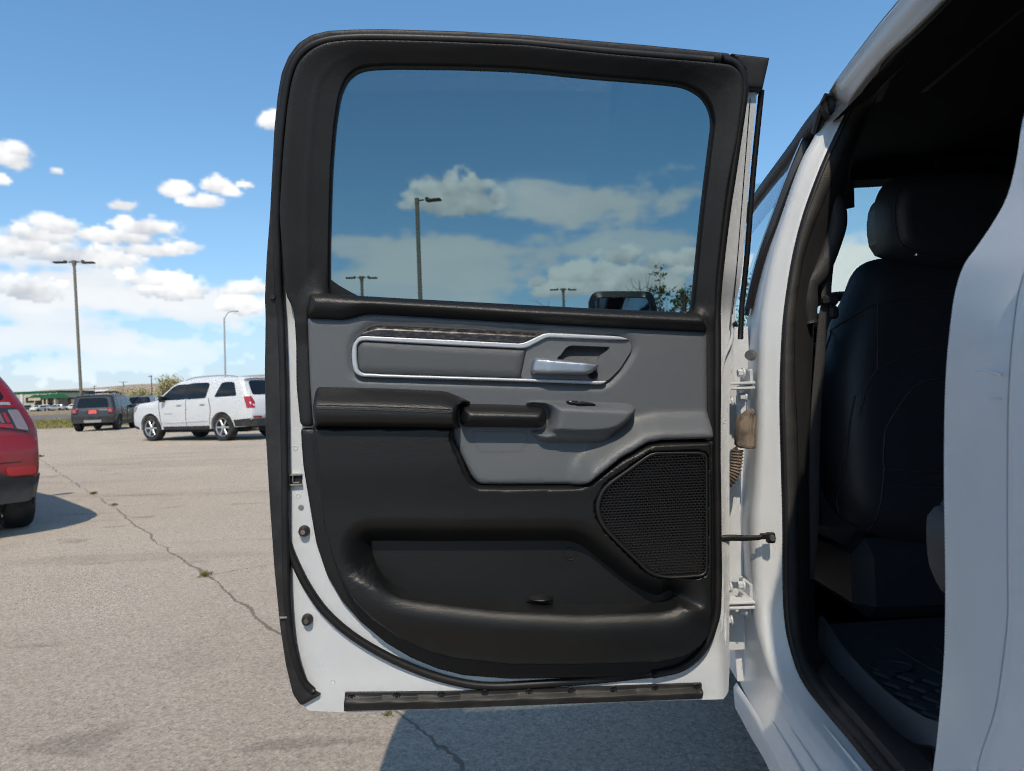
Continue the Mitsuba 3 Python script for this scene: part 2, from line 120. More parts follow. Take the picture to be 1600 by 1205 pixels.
TRUCK = {
'rail_out': [(0.6931,1.0768,1.8651),(0.6943,1.1535,1.8586),(0.698,1.2504,1.8533),(0.7012,1.3649,1.846),(0.7031,1.4643,1.8334),(0.7004,1.5424,1.8164)],
'rail_ridge': [(0.7214,1.0552,1.8503),(0.7197,1.1343,1.8402),(0.719,1.2128,1.8322),(0.7218,1.3479,1.8237),(0.723,1.4503,1.8161),(0.7204,1.5422,1.8046)],
'rail_in': [(0.741,1.0498,1.8461),(0.7361,1.1133,1.8273),(0.7346,1.1823,1.8172),(0.7347,1.2833,1.8116),(0.7353,1.3914,1.8132),(0.7351,1.5136,1.7897)],
'p_gap': [(0.7867,1.76,1.8631),(0.7459,1.76,1.7737),(0.7089,1.76,1.703),(0.6572,1.76,1.575),(0.6182,1.76,1.4904),(0.5829,1.76,1.3792),(0.571,1.76,1.3126),(0.5605,1.76,1.196),(0.5548,1.76,1.1276),(0.5363,1.76,0.9633),(0.5322,1.76,0.8515),(0.5273,1.76,0.7196),(0.5234,1.76,0.6142),(0.5224,1.76,0.5459),(0.5201,1.76,0.4824)],
'p_side': [(0.7326,1.6,1.8121),(0.691,1.6,1.7396),(0.6539,1.6,1.6839),(0.6149,1.6,1.5716),(0.5809,1.6,1.4776),(0.5556,1.6,1.3691),(0.5474,1.6,1.3013),(0.5407,1.6,1.1953),(0.5369,1.6,1.1331),(0.5264,1.6,0.9834),(0.5092,1.6,0.8823),(0.5147,1.6,0.762),(0.5115,1.588,0.67),(0.5194,1.568,0.6154),(0.5244,1.525,0.5703)],
'p_bright': [(0.7507,1.585,1.7957),(0.7158,1.585,1.7292),(0.687,1.585,1.6752),(0.6408,1.585,1.567),(0.6113,1.585,1.4737),(0.5911,1.585,1.3661),(0.5802,1.585,1.2991),(0.5755,1.585,1.1939),(0.5732,1.585,1.1323),(0.5691,1.585,0.9838),(0.5688,1.585,0.883),(0.5637,1.585,0.7642),(0.5594,1.573,0.6732),(0.5555,1.553,0.6196),(0.5485,1.51,0.5755)],
'p_seal0': [(0.75,1.575,1.7889),(0.7153,1.575,1.7229),(0.6882,1.575,1.6706),(0.6437,1.575,1.5644),(0.6165,1.575,1.4717),(0.5957,1.575,1.3648),(0.5876,1.575,1.2981),(0.5796,1.575,1.1937),(0.5773,1.575,1.1324),(0.5759,1.575,0.9848),(0.575,1.575,0.8847),(0.5692,1.575,0.7667),(0.5655,1.563,0.6762),(0.5696,1.543,0.6227),(0.5714,1.5,0.5787)],
'p_seal1': [(0.792,1.575,1.7903),(0.7556,1.575,1.7159),(0.7284,1.575,1.6608),(0.6768,1.575,1.5535),(0.6444,1.575,1.4707),(0.6222,1.575,1.3639),(0.6169,1.575,1.297),(0.613,1.575,1.1925),(0.6149,1.575,1.1311),(0.6135,1.575,0.9835),(0.6111,1.575,0.8834),(0.6081,1.575,0.7653),(0.6008,1.563,0.6612),(0.6061,1.543,0.6146),(0.6094,1.505,0.5833)],
'r_seal1': [(0.7645,1.0312,1.8334),(0.7594,1.0929,1.8146),(0.7604,1.1673,1.8061),(0.7583,1.2662,1.7955),(0.7599,1.4118,1.7915),(0.792,1.575,1.7903)],
's_out': [(0.5111,1.7385,0.4821),(0.4946,1.533,0.4939),(0.4788,1.3351,0.4824),(0.4602,1.1025,0.4696),(0.4432,0.8895,0.4406)],
's_mid': [(0.5364,1.6803,0.5106),(0.5211,1.4887,0.5142),(0.5062,1.3027,0.4984),(0.4903,1.1034,0.4825),(0.4728,0.8853,0.4585)],
's_crease': [(0.5434,1.5803,0.5475),(0.5312,1.4281,0.5385),(0.5145,1.219,0.5421),(0.4978,1.0103,0.5413),(0.4817,0.8082,0.5284)],
's_in': [(0.5632,1.5771,0.5481),(0.5511,1.4264,0.5487),(0.5319,1.1859,0.5589),(0.5157,0.984,0.5703),(0.5013,0.8032,0.567)],
's_seal0': [(0.5912,1.5523,0.5543),(0.579,1.3997,0.557),(0.5706,1.2949,0.5629),(0.5614,1.1797,0.5621),(0.5464,0.9922,0.5685),(0.5315,0.8057,0.5711)],
's_seal1': [(0.6132,1.5145,0.5768),(0.6042,1.402,0.5749),(0.5957,1.2959,0.5787),(0.5863,1.1785,0.5764),(0.5725,1.0066,0.572),(0.5579,0.8231,0.5678)],
's_scuff': [(0.6576,1.5705,0.5806),(0.6462,1.4275,0.5851),(0.6367,1.3084,0.5888),(0.6233,1.1418,0.5939),(0.6106,0.9819,0.5899)],
'mat_edge_top': [(0.7341,1.7757,0.6221),(0.7245,1.6557,0.597),(0.7144,1.5294,0.5875),(0.7033,1.3918,0.5893),(0.6931,1.2641,0.6067),(0.687,1.1872,0.6259),(0.6789,1.0858,0.6207)],
'mat_edge_bot': [(0.7107,1.7335,0.5597),(0.7037,1.6457,0.5505),(0.6921,1.5006,0.5399),(0.68,1.3504,0.5445),(0.6719,1.249,0.5648),(0.6655,1.1686,0.5972),(0.6561,1.0517,0.6019)],
'c_edge': [(0.5498,0.7222,1.5207),(0.5297,0.7218,1.4762),(0.5173,0.7168,1.4459),(0.5035,0.7065,1.4081),(0.4901,0.7018,1.3727),(0.4818,0.7102,1.3501),(0.4752,0.7276,1.3285),(0.4716,0.7444,1.3122),(0.4672,0.7529,1.2871),(0.4624,0.7545,1.2574),(0.4597,0.7594,1.2176),(0.4582,0.7647,1.1637),(0.4588,0.7721,1.0815),(0.4591,0.7757,0.9988),(0.4594,0.7799,0.9428),(0.4599,0.7863,0.8923),(0.4609,0.799,0.8312),(0.4625,0.8186,0.7577),(0.4659,0.8608,0.6373)],
'c_step': [(0.5199,0.5992,1.4639),(0.5001,0.6015,1.4281),(0.4882,0.6024,1.4048),(0.4724,0.5921,1.3726),(0.459,0.5872,1.3428),(0.4489,0.5867,1.3222),(0.4418,0.5971,1.3037),(0.4377,0.6085,1.2899),(0.433,0.613,1.2691),(0.428,0.6126,1.2448),(0.4241,0.6135,1.2124),(0.4212,0.615,1.169),(0.4216,0.6202,1.103),(0.422,0.6245,1.0362),(0.4222,0.6274,0.9912),(0.4229,0.6367,0.9491),(0.4242,0.6526,0.8972),(0.4266,0.6823,0.836),(0.4299,0.7237,0.7256)],
'handle': [(0.728,1.605,1.5931),(0.7343,1.605,1.5729),(0.7345,1.605,1.5415),(0.7232,1.605,1.5049),(0.7075,1.605,1.4669),(0.6892,1.605,1.4348),(0.67,1.605,1.4156),(0.6638,1.605,1.4015),(0.664,1.605,1.3688),(0.6695,1.605,1.3259)],
'handle_top': [(0.7002,1.605,1.6112),(0.7159,1.605,1.612),(0.7335,1.605,1.59)],
'belt_web': [(0.72,1.615,1.454),(0.7129,1.615,1.4184),(0.7081,1.615,1.3685),(0.7011,1.615,1.3329),(0.6907,1.615,1.2474),(0.6778,1.615,1.1334),(0.6692,1.615,1.0194),(0.6635,1.615,0.9055),(0.6574,1.615,0.8201),(0.6493,1.615,0.7562)],
'ptrim_edge': [(0.8855,1.64,1.8826),(0.8122,1.64,1.7538),(0.7875,1.64,1.6788),(0.7738,1.64,1.6239),(0.7536,1.64,1.5518),(0.7374,1.64,1.5087),(0.7207,1.64,1.451),(0.7034,1.64,1.3789),(0.6902,1.64,1.3357),(0.6825,1.64,1.2488),(0.6767,1.64,1.1328),(0.6707,1.64,0.9735),(0.6671,1.64,0.7998),(0.6651,1.64,0.6696),(0.6724,1.64,0.5942),(0.7012,1.64,0.5527)],
'headrest': [(0.9412,1.845,1.6007),(0.9444,1.845,1.6415),(0.9555,1.845,1.6739),(0.9761,1.845,1.6994),(1.0061,1.845,1.7131),(1.0651,1.845,1.716),(1.2286,1.845,1.7119),(1.3261,1.845,1.6938),(1.3653,1.845,1.6514),(1.3706,1.845,1.5775),(1.3516,1.845,1.5126),(1.3175,1.845,1.4778),(1.1535,1.845,1.4639),(1.0557,1.845,1.4738),(0.983,1.845,1.496),(0.9544,1.845,1.5183),(0.9429,1.845,1.5597)],
'seatback': [(0.7859,1.855,1.189),(0.7966,1.855,1.2543),(0.8191,1.855,1.3275),(0.8475,1.855,1.3841),(0.8704,1.855,1.4244),(0.8867,1.855,1.4617),(0.9074,1.855,1.4889),(0.941,1.855,1.5059),(0.9805,1.855,1.5078),(1.0214,1.855,1.5031),(1.0624,1.855,1.5),(1.1938,1.855,1.497),(1.2597,1.855,1.498),(1.3253,1.855,1.4957),(1.3898,1.855,1.4638),(1.4276,1.855,1.3802),(1.4627,1.855,1.2311),(1.4617,1.855,1.0012),(1.4469,1.855,0.8378),(1.3945,1.855,0.7577),(1.1321,1.855,0.757),(0.9365,1.855,0.7901),(0.8427,1.855,0.8228),(0.8004,1.855,0.8767),(0.7838,1.855,0.9593),(0.781,1.855,1.0578)],
'seam1': [(0.7765,1.8,1.2606),(0.8003,1.8,1.2996),(0.8336,1.8,1.3383),(0.8745,1.8,1.3656),(0.9168,1.8,1.3849),(0.9634,1.8,1.3944),(1.0273,1.8,1.397),(1.091,1.8,1.3964)],
'seam2': [(0.9168,1.8,1.3849),(0.9088,1.8,1.3437),(0.8981,1.8,1.2723),(0.8912,1.8,1.2167)],
'seam3': [(0.8408,1.8,1.1069),(0.8518,1.8,1.1463),(0.8626,1.8,1.1778),(0.8912,1.8,1.2167),(0.9416,1.8,1.242),(0.9836,1.8,1.2565),(1.0382,1.8,1.2674),(1.0862,1.8,1.2721)],
'seam4': [(0.8969,1.8,1.0731),(0.9121,1.8,1.0964),(0.9289,1.8,1.1198),(0.954,1.8,1.1507),(0.9788,1.8,1.1738),(1.0064,1.8,1.1872),(1.0433,1.8,1.1923),(1.0833,1.8,1.1972)],
'seam5': [(0.8364,1.8,1.158),(0.8211,1.8,1.0917),(0.8051,1.8,0.9649),(0.7936,1.8,0.8698)],
'seam6': [(0.8969,1.8,1.0731),(0.8903,1.8,0.9858),(0.9313,1.8,0.9748),(0.9948,1.8,0.9694),(1.0743,1.8,0.9666)],
'seam7': [(0.8903,1.8,0.9858),(0.8812,1.8,0.9145),(0.8665,1.8,0.8196)],
'seam8': [(0.8887,1.8,0.9429),(0.9774,1.8,0.9318),(1.0728,1.8,0.9285)],
'rear_seat': [(0.6386,1.12,0.9747),(0.6462,1.12,0.9922),(0.6613,1.12,0.9986),(0.706,1.12,1.002),(0.8841,1.12,0.9958),(0.8771,1.12,0.823),(0.6999,1.12,0.844),(0.6608,1.12,0.8582),(0.6498,1.12,0.8804),(0.6391,1.12,0.9104)],
'visor': [(1.0289,2.2,1.7866),(1.0622,2.2,1.7893),(1.0615,2.2,1.7209),(1.036,2.2,1.716),(1.0306,2.2,1.7298)],
'hinge_u': [(0.4641,1.6,1.1951),(0.5278,1.6,1.1929),(0.5104,1.6,1.2204),(0.5127,1.6,1.1679),(0.4683,1.6,1.2304),(0.467,1.6,1.1582)],
'hinge_l': [(0.4466,1.6,0.7178),(0.5101,1.6,0.7142),(0.4932,1.6,0.7543),(0.4953,1.6,0.6978),(0.4506,1.6,0.7501),(0.4493,1.6,0.6782)],
'boot': [(0.5173,1.58,1.126),(0.5022,1.58,1.0958),(0.4867,1.58,1.053),(0.4845,1.58,1.0321),(0.4794,1.58,1.0085),(0.4675,1.58,0.988),(0.4504,1.58,0.9788)],
'strap': [(0.4238,1.55,0.8659),(0.454,1.55,0.8682),(0.4882,1.55,0.8664),(0.517,1.55,0.8667),(0.5253,1.55,0.8692),(0.543,1.55,0.8658)],
'bolt': [(0.5289,1.6,1.2595)],
'fd_top': [(0.7017,1.5586,1.8092),(0.7057,1.6709,1.7982),(0.708,1.7622,1.782),(0.7126,1.8829,1.7665),(0.7189,2.0239,1.7494),(0.7231,2.1134,1.7371),(0.7484,2.5799,1.6885)],
'fd_strip0': [(0.7334,1.7,1.8187),(0.6866,1.7,1.7379),(0.6304,1.7,1.6046),(0.5845,1.7,1.4862),(0.5519,1.7,1.3577)],
'fd_strip1': [(0.7482,1.68,1.8375),(0.7075,1.68,1.7477),(0.6689,1.68,1.6714),(0.6231,1.68,1.5626),(0.5872,1.68,1.4803),(0.5534,1.68,1.3712)],
'mirror': [(0.3092,2.85,1.467),(0.3114,2.85,1.5301),(0.32,2.85,1.5576),(0.3357,2.85,1.5747),(0.3586,2.85,1.579),(0.5377,2.85,1.5727),(0.5628,2.85,1.5668),(0.5746,2.85,1.5436),(0.5891,2.85,1.4572)],
'mirror_glass': [(0.3446,2.83,1.4638),(0.3496,2.83,1.5339),(0.3655,2.83,1.5584),(0.4183,2.83,1.5616),(0.5382,2.83,1.5499),(0.5476,2.83,1.532),(0.5574,2.83,1.4563)],
'film1': [(0.4583,0.7538,1.2154),(0.4581,0.7517,1.21),(0.4554,0.742,1.2051),(0.4417,0.6833,1.2033),(0.4317,0.6458,1.2015),(0.4247,0.6217,1.1978)],
'film2': [(0.4574,0.7547,1.1773),(0.4525,0.7319,1.1764),(0.4375,0.6693,1.1782),(0.425,0.6248,1.178)],
'crack': [(-11.827,17.8666,0.0),(-7.722,12.3939,0.0),(-5.8346,9.916,0.0),(-4.6492,8.3696,0.0),(-3.4156,6.6892,0.0),(-2.6055,5.5727,0.0),(-2.1693,5.0106,0.0),(-1.6936,4.3433,0.0),(-1.3052,3.8098,0.0),(-0.9228,3.3213,0.0),(-0.6811,3.0125,0.0),(-0.5453,2.8466,0.0),(-0.4429,2.6995,0.0),(-0.3592,2.5628,0.0),(-0.2527,2.3822,0.0),(-0.1837,2.2234,0.0),(-0.1122,1.9785,0.0)],
'crack2': [(-4.6492,8.3696,0.0),(-4.4314,8.7009,0.0),(-4.0614,9.082,0.0),(-3.6742,9.3253,0.0),(-3.3168,9.5336,0.0)],
'crack3': [(-2.1224,5.0042,0.0),(-1.945,5.1219,0.0),(-1.7767,5.2288,0.0)],
'crack4': [(-8.8474,14.9561,0.0),(-8.3088,15.3065,0.0),(-7.7568,16.1348,0.0),(-7.1416,17.058,0.0),(-5.9137,17.0873,0.0)],
'weeds': [(-0.5061,2.7204,0.0),(-2.1538,4.974,0.0),(-11.4018,17.3619,0.0),(-4.7656,8.5809,0.0),(-5.6908,9.7587,0.0)],
}

# ------------------------------------------------------------------ helpers
def add(key, mesh, mat, smooth=False, **more):
    """one entry of the scene; a key already taken gets the next number"""
    k, i = key, 0
    while k in scene:
        i += 1
        k = '%s_%03d' % (key, i)
    scene[k] = mikit.ply(mesh, mat, smooth=smooth, **more)
    return k

def free(key):
    """the next free key for a thing that is only the holder of its parts"""
    k, i = key, 0
    while k in labels:
        i += 1
        k = '%s_%03d' % (key, i)
    return k

def tag(key, label, cat=None, group=None, kind=None):
    labels[key] = {'label': label}
    if cat: labels[key]['category'] = cat
    if group: labels[key]['group'] = group
    if kind: labels[key]['kind'] = kind

def setting(key, label):
    labels[key] = {'label': label, 'kind': 'structure'}

def cat_(*ms):
    vs, fs, n = [], [], 0
    for m in ms:
        v, f = (m.vertices, m.faces) if hasattr(m, 'faces') else m
        vs.append(np.asarray(v)); fs.append(np.asarray(f) + n); n += len(v)
    return np.vstack(vs), np.vstack(fs)

def chaikin(p, it=2, closed=True):
    p = np.asarray(p, float)
    for _ in range(it):
        if closed:
            q = np.roll(p, -1, 0)
            p = np.stack([0.75 * p + 0.25 * q, 0.25 * p + 0.75 * q], 1).reshape(-1, p.shape[1])
        else:
            a, b = p[:-1], p[1:]
            p = np.vstack([p[:1], np.stack([0.75 * a + 0.25 * b, 0.25 * a + 0.75 * b], 1).reshape(-1, p.shape[1]), p[-1:]])
    return p

def catmull(p, n):
    """n points per span through all of p"""
    p = np.asarray(p, float)
    e = np.vstack([2 * p[0] - p[1], p, 2 * p[-1] - p[-2]])
    out = []
    for i in range(len(p) - 1):
        a, b, c, d = e[i:i + 4]
        for t in np.arange(n) / n:
            out.append(0.5 * (2 * b + (c - a) * t + (2 * a - 5 * b + 4 * c - d) * t * t + (3 * b - a - 3 * c + d) * t ** 3))
    return np.array(out + [p[-1]])

def roundc(p, r):
    """rounds the corners of a closed outline, each by at most r"""
    p = np.asarray(p, float)
    if r <= 0: return p
    out = []
    for q, a, b in zip(p, np.roll(p, 1, 0), np.roll(p, -1, 0)):
        la, lb = np.linalg.norm(a - q), np.linalg.norm(b - q)
        if min(la, lb) < 1e-9: continue
        d = min(r, 0.48 * la, 0.48 * lb)
        u, v = q + (a - q) / la * d, q + (b - q) / lb * d
        for t in (0, 0.25, 0.5, 0.75, 1):
            out.append((1 - t) ** 2 * u + 2 * t * (1 - t) * q + t * t * v)
    return np.array(out)

def poly(name, it=2):
    return Polygon(roundc(DOOR[name], (0.0012, 0.007, 0.016, 0.05)[it])).buffer(0)

def sst(a, b, x):
    t = np.clip((x - a) / (b - a), 0, 1)
    return t * t * (3 - 2 * t)

def dist(p, xy):
    return shapely.distance(shapely.points(xy), p)

def tri(pg, step, rings=()):
    """triangulates a polygon with points about a step apart inside, and rows of points at the given distances inside its edge: (points, faces, boundary edges)"""
    loops = [pg.exterior] + list(pg.interiors)
    bd = []
    for l in loops:
        n = max(8, int(l.length / step))
        s = np.unique(np.round(np.concatenate([np.linspace(0, l.length, n, endpoint=False),
                                               [l.project(Point(c)) for c in (l.simplify(step * 0.15).coords)[:-1]]]), 6))
        keep = [s[0]]
        for x in s[1:]:
            if x - keep[-1] > step * 0.22: keep.append(x)
        bd.append(np.array([l.interpolate(x).coords[0] for x in keep]))
    b = np.vstack(bd)
    x0, y0, x1, y1 = pg.bounds
    gx, gy = np.meshgrid(np.arange(x0, x1, step), np.arange(y0, y1, step * 0.866))
    gx = gx + (np.arange(gx.shape[0]) % 2)[:, None] * step / 2
    g = np.c_[gx.ravel(), gy.ravel()]
    extra, inset = [], step * 0.45
    for r in rings:
        q = pg.buffer(-r)
        for h in getattr(q, 'geoms', [q]):
            for l in ([h.exterior] + list(h.interiors)) if not h.is_empty else []:
                n = max(6, int(l.length / max(min(step, r * 2.0), 0.0018)))
                extra.append(shapely.get_coordinates(shapely.line_interpolate_point(l, np.linspace(0, l.length, n, endpoint=False))))
        inset = r + step * 0.4
    if len(g):
        g = g[shapely.contains_xy(pg.buffer(-inset), g[:, 0], g[:, 1])]
    p = np.vstack([b, *extra, g])
    f = Delaunay(p).simplices
    c = p[f].mean(1)
    a = p[f]
    area = (a[:, 1, 0] - a[:, 0, 0]) * (a[:, 2, 1] - a[:, 0, 1]) - (a[:, 1, 1] - a[:, 0, 1]) * (a[:, 2, 0] - a[:, 0, 0])
    ok = shapely.contains_xy(pg, c[:, 0], c[:, 1]) & (np.abs(area) > 1e-10)
    f, area = f[ok], area[ok]
    f[area < 0] = f[area < 0][:, ::-1]
    e = np.vstack([f[:, [0, 1]], f[:, [1, 2]], f[:, [2, 0]]])
    key = np.sort(e, 1)
    _, inv, cnt = np.unique(key, axis=0, return_inverse=True, return_counts=True)
    return p, f, e[cnt[inv.ravel()] == 1]

def surf(pg, step, front, back, place, closed=True, rings=()):
    """a moulded plate: front(u, v) heights inside a polygon, a wall round its edge down to back (a number or a function)"""
    p, f, e = tri(pg, step, rings)
    u, v = p[:, 0], p[:, 1]
    top = place(u, v, front(u, v) if callable(front) else np.full(len(p), float(front)))
    bw = back(u, v) if callable(back) else np.full(len(p), float(back))
    bot = place(u, v, bw)
    n, m = len(p), len(e)
    vs = [top, top[e[:, 0]], top[e[:, 1]], bot[e[:, 1]], bot[e[:, 0]]]
    k = n + np.arange(m)
    fs = [f, np.c_[k, k + 3 * m, k + 2 * m], np.c_[k, k + 2 * m, k + m]]
    if closed:
        vs.append(bot); fs.append(f[:, ::-1] + n + 4 * m)
    return np.vstack(vs), np.vstack(fs)

def pillow(pg, w0, h, r, extra=None):
    def fn(u, v):
        d = np.clip(dist(pg.boundary, np.c_[u, v]) / r, 0, 1)
        w = w0 + h * np.sqrt(np.maximum(0, 1 - (1 - d) ** 2))
        return w if extra is None else w + extra(u, v)
    return fn

def loft(curves, closed=False, flip=False):
    c = np.array([np.asarray(x, float) for x in curves])
    a, b = c.shape[:2]
    i, j = np.meshgrid(np.arange(a - 1), np.arange(b if closed else b - 1), indexing='ij')
    k = (j + 1) % b
    q = np.stack([i * b + j, i * b + k, (i + 1) * b + k, (i + 1) * b + j], -1).reshape(-1, 4)
    f = np.vstack([q[:, [0, 1, 2]], q[:, [0, 2, 3]]])
    return c.reshape(-1, 3), f[:, ::-1] if flip else f

def tube(path, r, sides=10, caps=True, squash=None):
    """a round (or squashed) bar along a path; r may vary along it"""
    p = np.asarray(path, float)
    r = np.broadcast_to(np.asarray(r, float), (len(p),))
    t = np.gradient(p, axis=0); t /= np.linalg.norm(t, axis=1, keepdims=True) + 1e-12
    a = np.zeros_like(p)
    s = np.array([0, 0, 1.0]) if abs(t[0, 2]) < 0.9 else np.array([1.0, 0, 0])
    for i in range(len(p)):
        s = s - t[i] * (s @ t[i]); s /= np.linalg.norm(s) + 1e-12
        a[i] = s
    b = np.cross(t, a)
    g = np.arange(sides) * 2 * np.pi / sides
    sx, sy = squash or (1, 1)
    v = p[:, None] + r[:, None, None] * (sx * np.cos(g)[None, :, None] * a[:, None] + sy * np.sin(g)[None, :, None] * b[:, None])
    vs, f = loft(v, closed=True)
    f = f[:, ::-1]
    if caps:
        n = len(vs)
        vs = np.vstack([vs, p[:1], p[-1:]])
        k = np.arange(sides)
        f = np.vstack([f, np.c_[k, (k + 1) % sides, k * 0 + n][:, ::-1], np.c_[k + n - sides, (k + 1) % sides + n - sides, k * 0 + n + 1]])
        f = f.copy()
    return vs, f

def box(c, size, bevel=0.0, rot=None):
    """a box about its centre, its edges chamfered"""
    h = np.asarray(size, float) / 2
    s = np.array([[x, y, z] for x in (-1, 1) for y in (-1, 1) for z in (-1, 1)], float)
    if bevel > 0:
        b = min(bevel, h.min() * 0.95)
        v = np.vstack([s * (h - np.eye(3)[k] * 0 - b * (1 - np.eye(3)[k])) for k in range(3)])
        m = trimesh.convex.convex_hull(v)
    else:
        m = trimesh.creation.box(h * 2)
    v = np.array(m.vertices)
    if rot is not None: v = v @ np.asarray(rot).T
    return v + np.asarray(c, float), np.array(m.faces)

def rotz(a):
    c, s = math.cos(a), math.sin(a)
    return np.array([[c, -s, 0], [s, c, 0], [0, 0, 1.0]])

def revolve(prof, n=32, axis='y'):
    """profile (radius, along) turned about an axis"""
    p = np.asarray(prof, float)
    g = np.arange(n) * 2 * np.pi / n
    c = np.stack([p[:, :1] * np.cos(g), np.repeat(p[:, 1:], n, 1), p[:, :1] * np.sin(g)], -1)
    v, f = loft(c, closed=True)
    if axis == 'z': v = v[:, [0, 2, 1]]; f = f[:, ::-1]
    return v, f

def xf(m, M):
    v, f = m
    return np.asarray(v) @ M[:3, :3].T + M[:3, 3], f

# ------------------------------------------------------------------ materials
def mat(name, color, rough=0.5, spec=0.5, metallic=0.0, coat=0.0, bump=None, bscale=0.001, eps=0.0006, two=True):
    b = {'type': 'principled', 'base_color': {'type': 'rgb', 'value': list(color)} if not callable(color) else proc(color),
         'roughness': proc(rough) if callable(rough) else rough, 'specular': spec, 'metallic': metallic}
    if coat: b['clearcoat'] = coat; b['clearcoat_gloss'] = 0.96
    if bump is not None:
        b = {'type': 'bumpmap', 'arbitrary': proc(bump, eps), 'scale': bscale, 'bsdf': b}
    scene[name] = {'type': 'twosided', 'bsdf': b} if two else b
    return name

def turned(p, k):
    """the point in axes that lie askew to everything, times k"""
    return (0.61 * p.x + 0.35 * p.y - 0.71 * p.z) * k, (0.42 * p.x + 0.62 * p.y + 0.66 * p.z) * k, (0.67 * p.x - 0.70 * p.y + 0.23 * p.z) * k

def grain(p, n, uv):            # moulded leather grain
    return noise(*turned(p, 400)) * 0.6 + noise(*turned(p, 760)) * 0.4

def fine(p, n, uv):             # fine sandblast texture
    return noise(*turned(p, 430))

def dust(base, amount, tone=(0.22, 0.19, 0.15), k=14.0):
    def fn(p, n, uv):
        a = fbm(p.x * k, p.y * k, p.z * k, 4)
        b = fbm(p.x * 160, p.y * 160, p.z * 60, 2)
        return mix(base, tone, amount * smoothstep(0.35, 0.8, a) * (0.5 + b))
    return fn

mat('white_paint', dust((0.53, 0.55, 0.565), 0.07, (0.45, 0.42, 0.38), 9.0), 0.30, 0.5, coat=1.0)
mat('jamb_paint', dust((0.50, 0.525, 0.55), 0.14, (0.45, 0.42, 0.37), 12.0), 0.33, 0.5, coat=0.7)
mat('black_grain', dust((0.0065, 0.007, 0.0076), 0.02, (0.07, 0.07, 0.07)), 0.42, 0.40, bump=grain, bscale=0.0006)
mat('black_soft', dust((0.0070, 0.0074, 0.008), 0.02, (0.07, 0.07, 0.07)), 0.45, 0.48, bump=grain, bscale=0.0008)
mat('grey_grain', dust((0.090, 0.099, 0.109), 0.03), 0.45, 0.40, bump=grain, bscale=0.0006)
mat('grey_pad', dust((0.071, 0.078, 0.086), 0.03), 0.55, 0.35, bump=fine, bscale=0.0006)
mat('grey_satin', dust((0.10, 0.107, 0.115), 0.04), 0.40, 0.5)
mat('black_plastic', dust((0.011, 0.0112, 0.012), 0.04, (0.08, 0.078, 0.075)), 0.50, 0.35, bump=fine, bscale=0.0003)
mat('black_satin', (0.010, 0.010, 0.011), 0.42, 0.4)
mat('black_gloss', (0.010, 0.010, 0.011), 0.22, 0.5)
mat('rubber', dust((0.013, 0.0135, 0.015), 0.12, (0.12, 0.11, 0.10), 22.0), 0.52, 0.35)
mat('rubber_dark', dust((0.008, 0.008, 0.009), 0.06, (0.10, 0.095, 0.09)), 0.45, 0.35)
def ribs(p, n, uv): return 0.5 + 0.5 * dr.sin(p.z * 1500)
mat('rubber_ribbed', dust((0.020, 0.021, 0.023), 0.10), 0.55, 0.35, bump=ribs, bscale=0.0005)
mat('cabin_black', (0.010, 0.0105, 0.012), 0.6, 0.3)
mat('cabin_trim', dust((0.022, 0.0225, 0.024), 0.04, (0.1, 0.1, 0.1)), 0.55, 0.35, bump=grain, bscale=0.0012)
mat('seat_piping', (0.038, 0.040, 0.044), 0.5, 0.4)
mat('seat_leather', (0.026, 0.030, 0.038), 0.42, 0.5, bump=fine, bscale=0.0006)
mat('seat_grey', (0.05, 0.052, 0.055), 0.5, 0.4, bump=fine, bscale=0.0005)
mat('headliner', (0.012, 0.0125, 0.014), 0.9, 0.1)
def webbing(p, n, uv): return 0.5 + 0.5 * dr.sin(p.z * 1800)
mat('webbing', (0.034, 0.034, 0.035), 0.7, 0.3, bump=webbing, bscale=0.0006)
mat('mat_rubber', dust((0.030, 0.035, 0.041), 0.10, (0.06, 0.06, 0.06)), 0.55, 0.35)
mat('mat_edge', dust((0.085, 0.090, 0.098), 0.25, (0.08, 0.08, 0.08), 20.0), 0.6, 0.35)
mat('grey_dim', (0.075, 0.08, 0.087), 0.45, 0.4)
mat('silver', (0.42, 0.445, 0.48), 0.42, 0.5, metallic=0.35)
mat('lever_silver', (0.38, 0.41, 0.45), 0.34, 0.5, metallic=0.8)
mat('chrome', (0.75, 0.76, 0.78), 0.12, 0.5, metallic=1.0)
mat('steel', dust((0.34, 0.33, 0.31), 0.25), 0.42, 0.5, metallic=0.9)
def burl(p, n, uv):
    a = fbm(p.x * 130, p.y * 130, p.z * 190, 4)
    return mix((0.010, 0.008, 0.009), (0.055, 0.048, 0.048), smoothstep(0.42, 0.78, a))
mat('burl', burl, 0.34, 0.45)
def dusty_boot(p, n, uv):
    a = fbm(p.x * 45, p.y * 45, p.z * 45, 4)
    return mix((0.075, 0.062, 0.050), (0.20, 0.158, 0.122), smoothstep(0.25, 0.7, a))
mat('boot_rubber', dusty_boot, 0.75, 0.25, bump=fine, bscale=0.0006)
scene['tint_glass'] = {'type': 'thindielectric', 'int_ior': 1.2, 'specular_transmittance': {'type': 'rgb', 'value': [0.25, 0.34, 0.355]}}
scene['clear_glass'] = {'type': 'thindielectric', 'specular_transmittance': {'type': 'rgb', 'value': [0.72, 0.80, 0.76]}}
mat('mirror_glass', (0.55, 0.57, 0.6), 0.03, 0.5, metallic=1.0)
mat('car_glass', (0.008, 0.011, 0.015), 0.06, 0.35)
mat('car_white', (0.58, 0.595, 0.61), 0.28, 0.5, coat=1.0)
mat('car_red', (0.20, 0.003, 0.004), 0.30, 0.5, coat=1.0)
mat('car_charcoal', (0.030, 0.032, 0.040), 0.30, 0.5, metallic=0.3, coat=1.0)
mat('car_blue_grey', (0.12, 0.15, 0.19), 0.30, 0.5, coat=1.0)
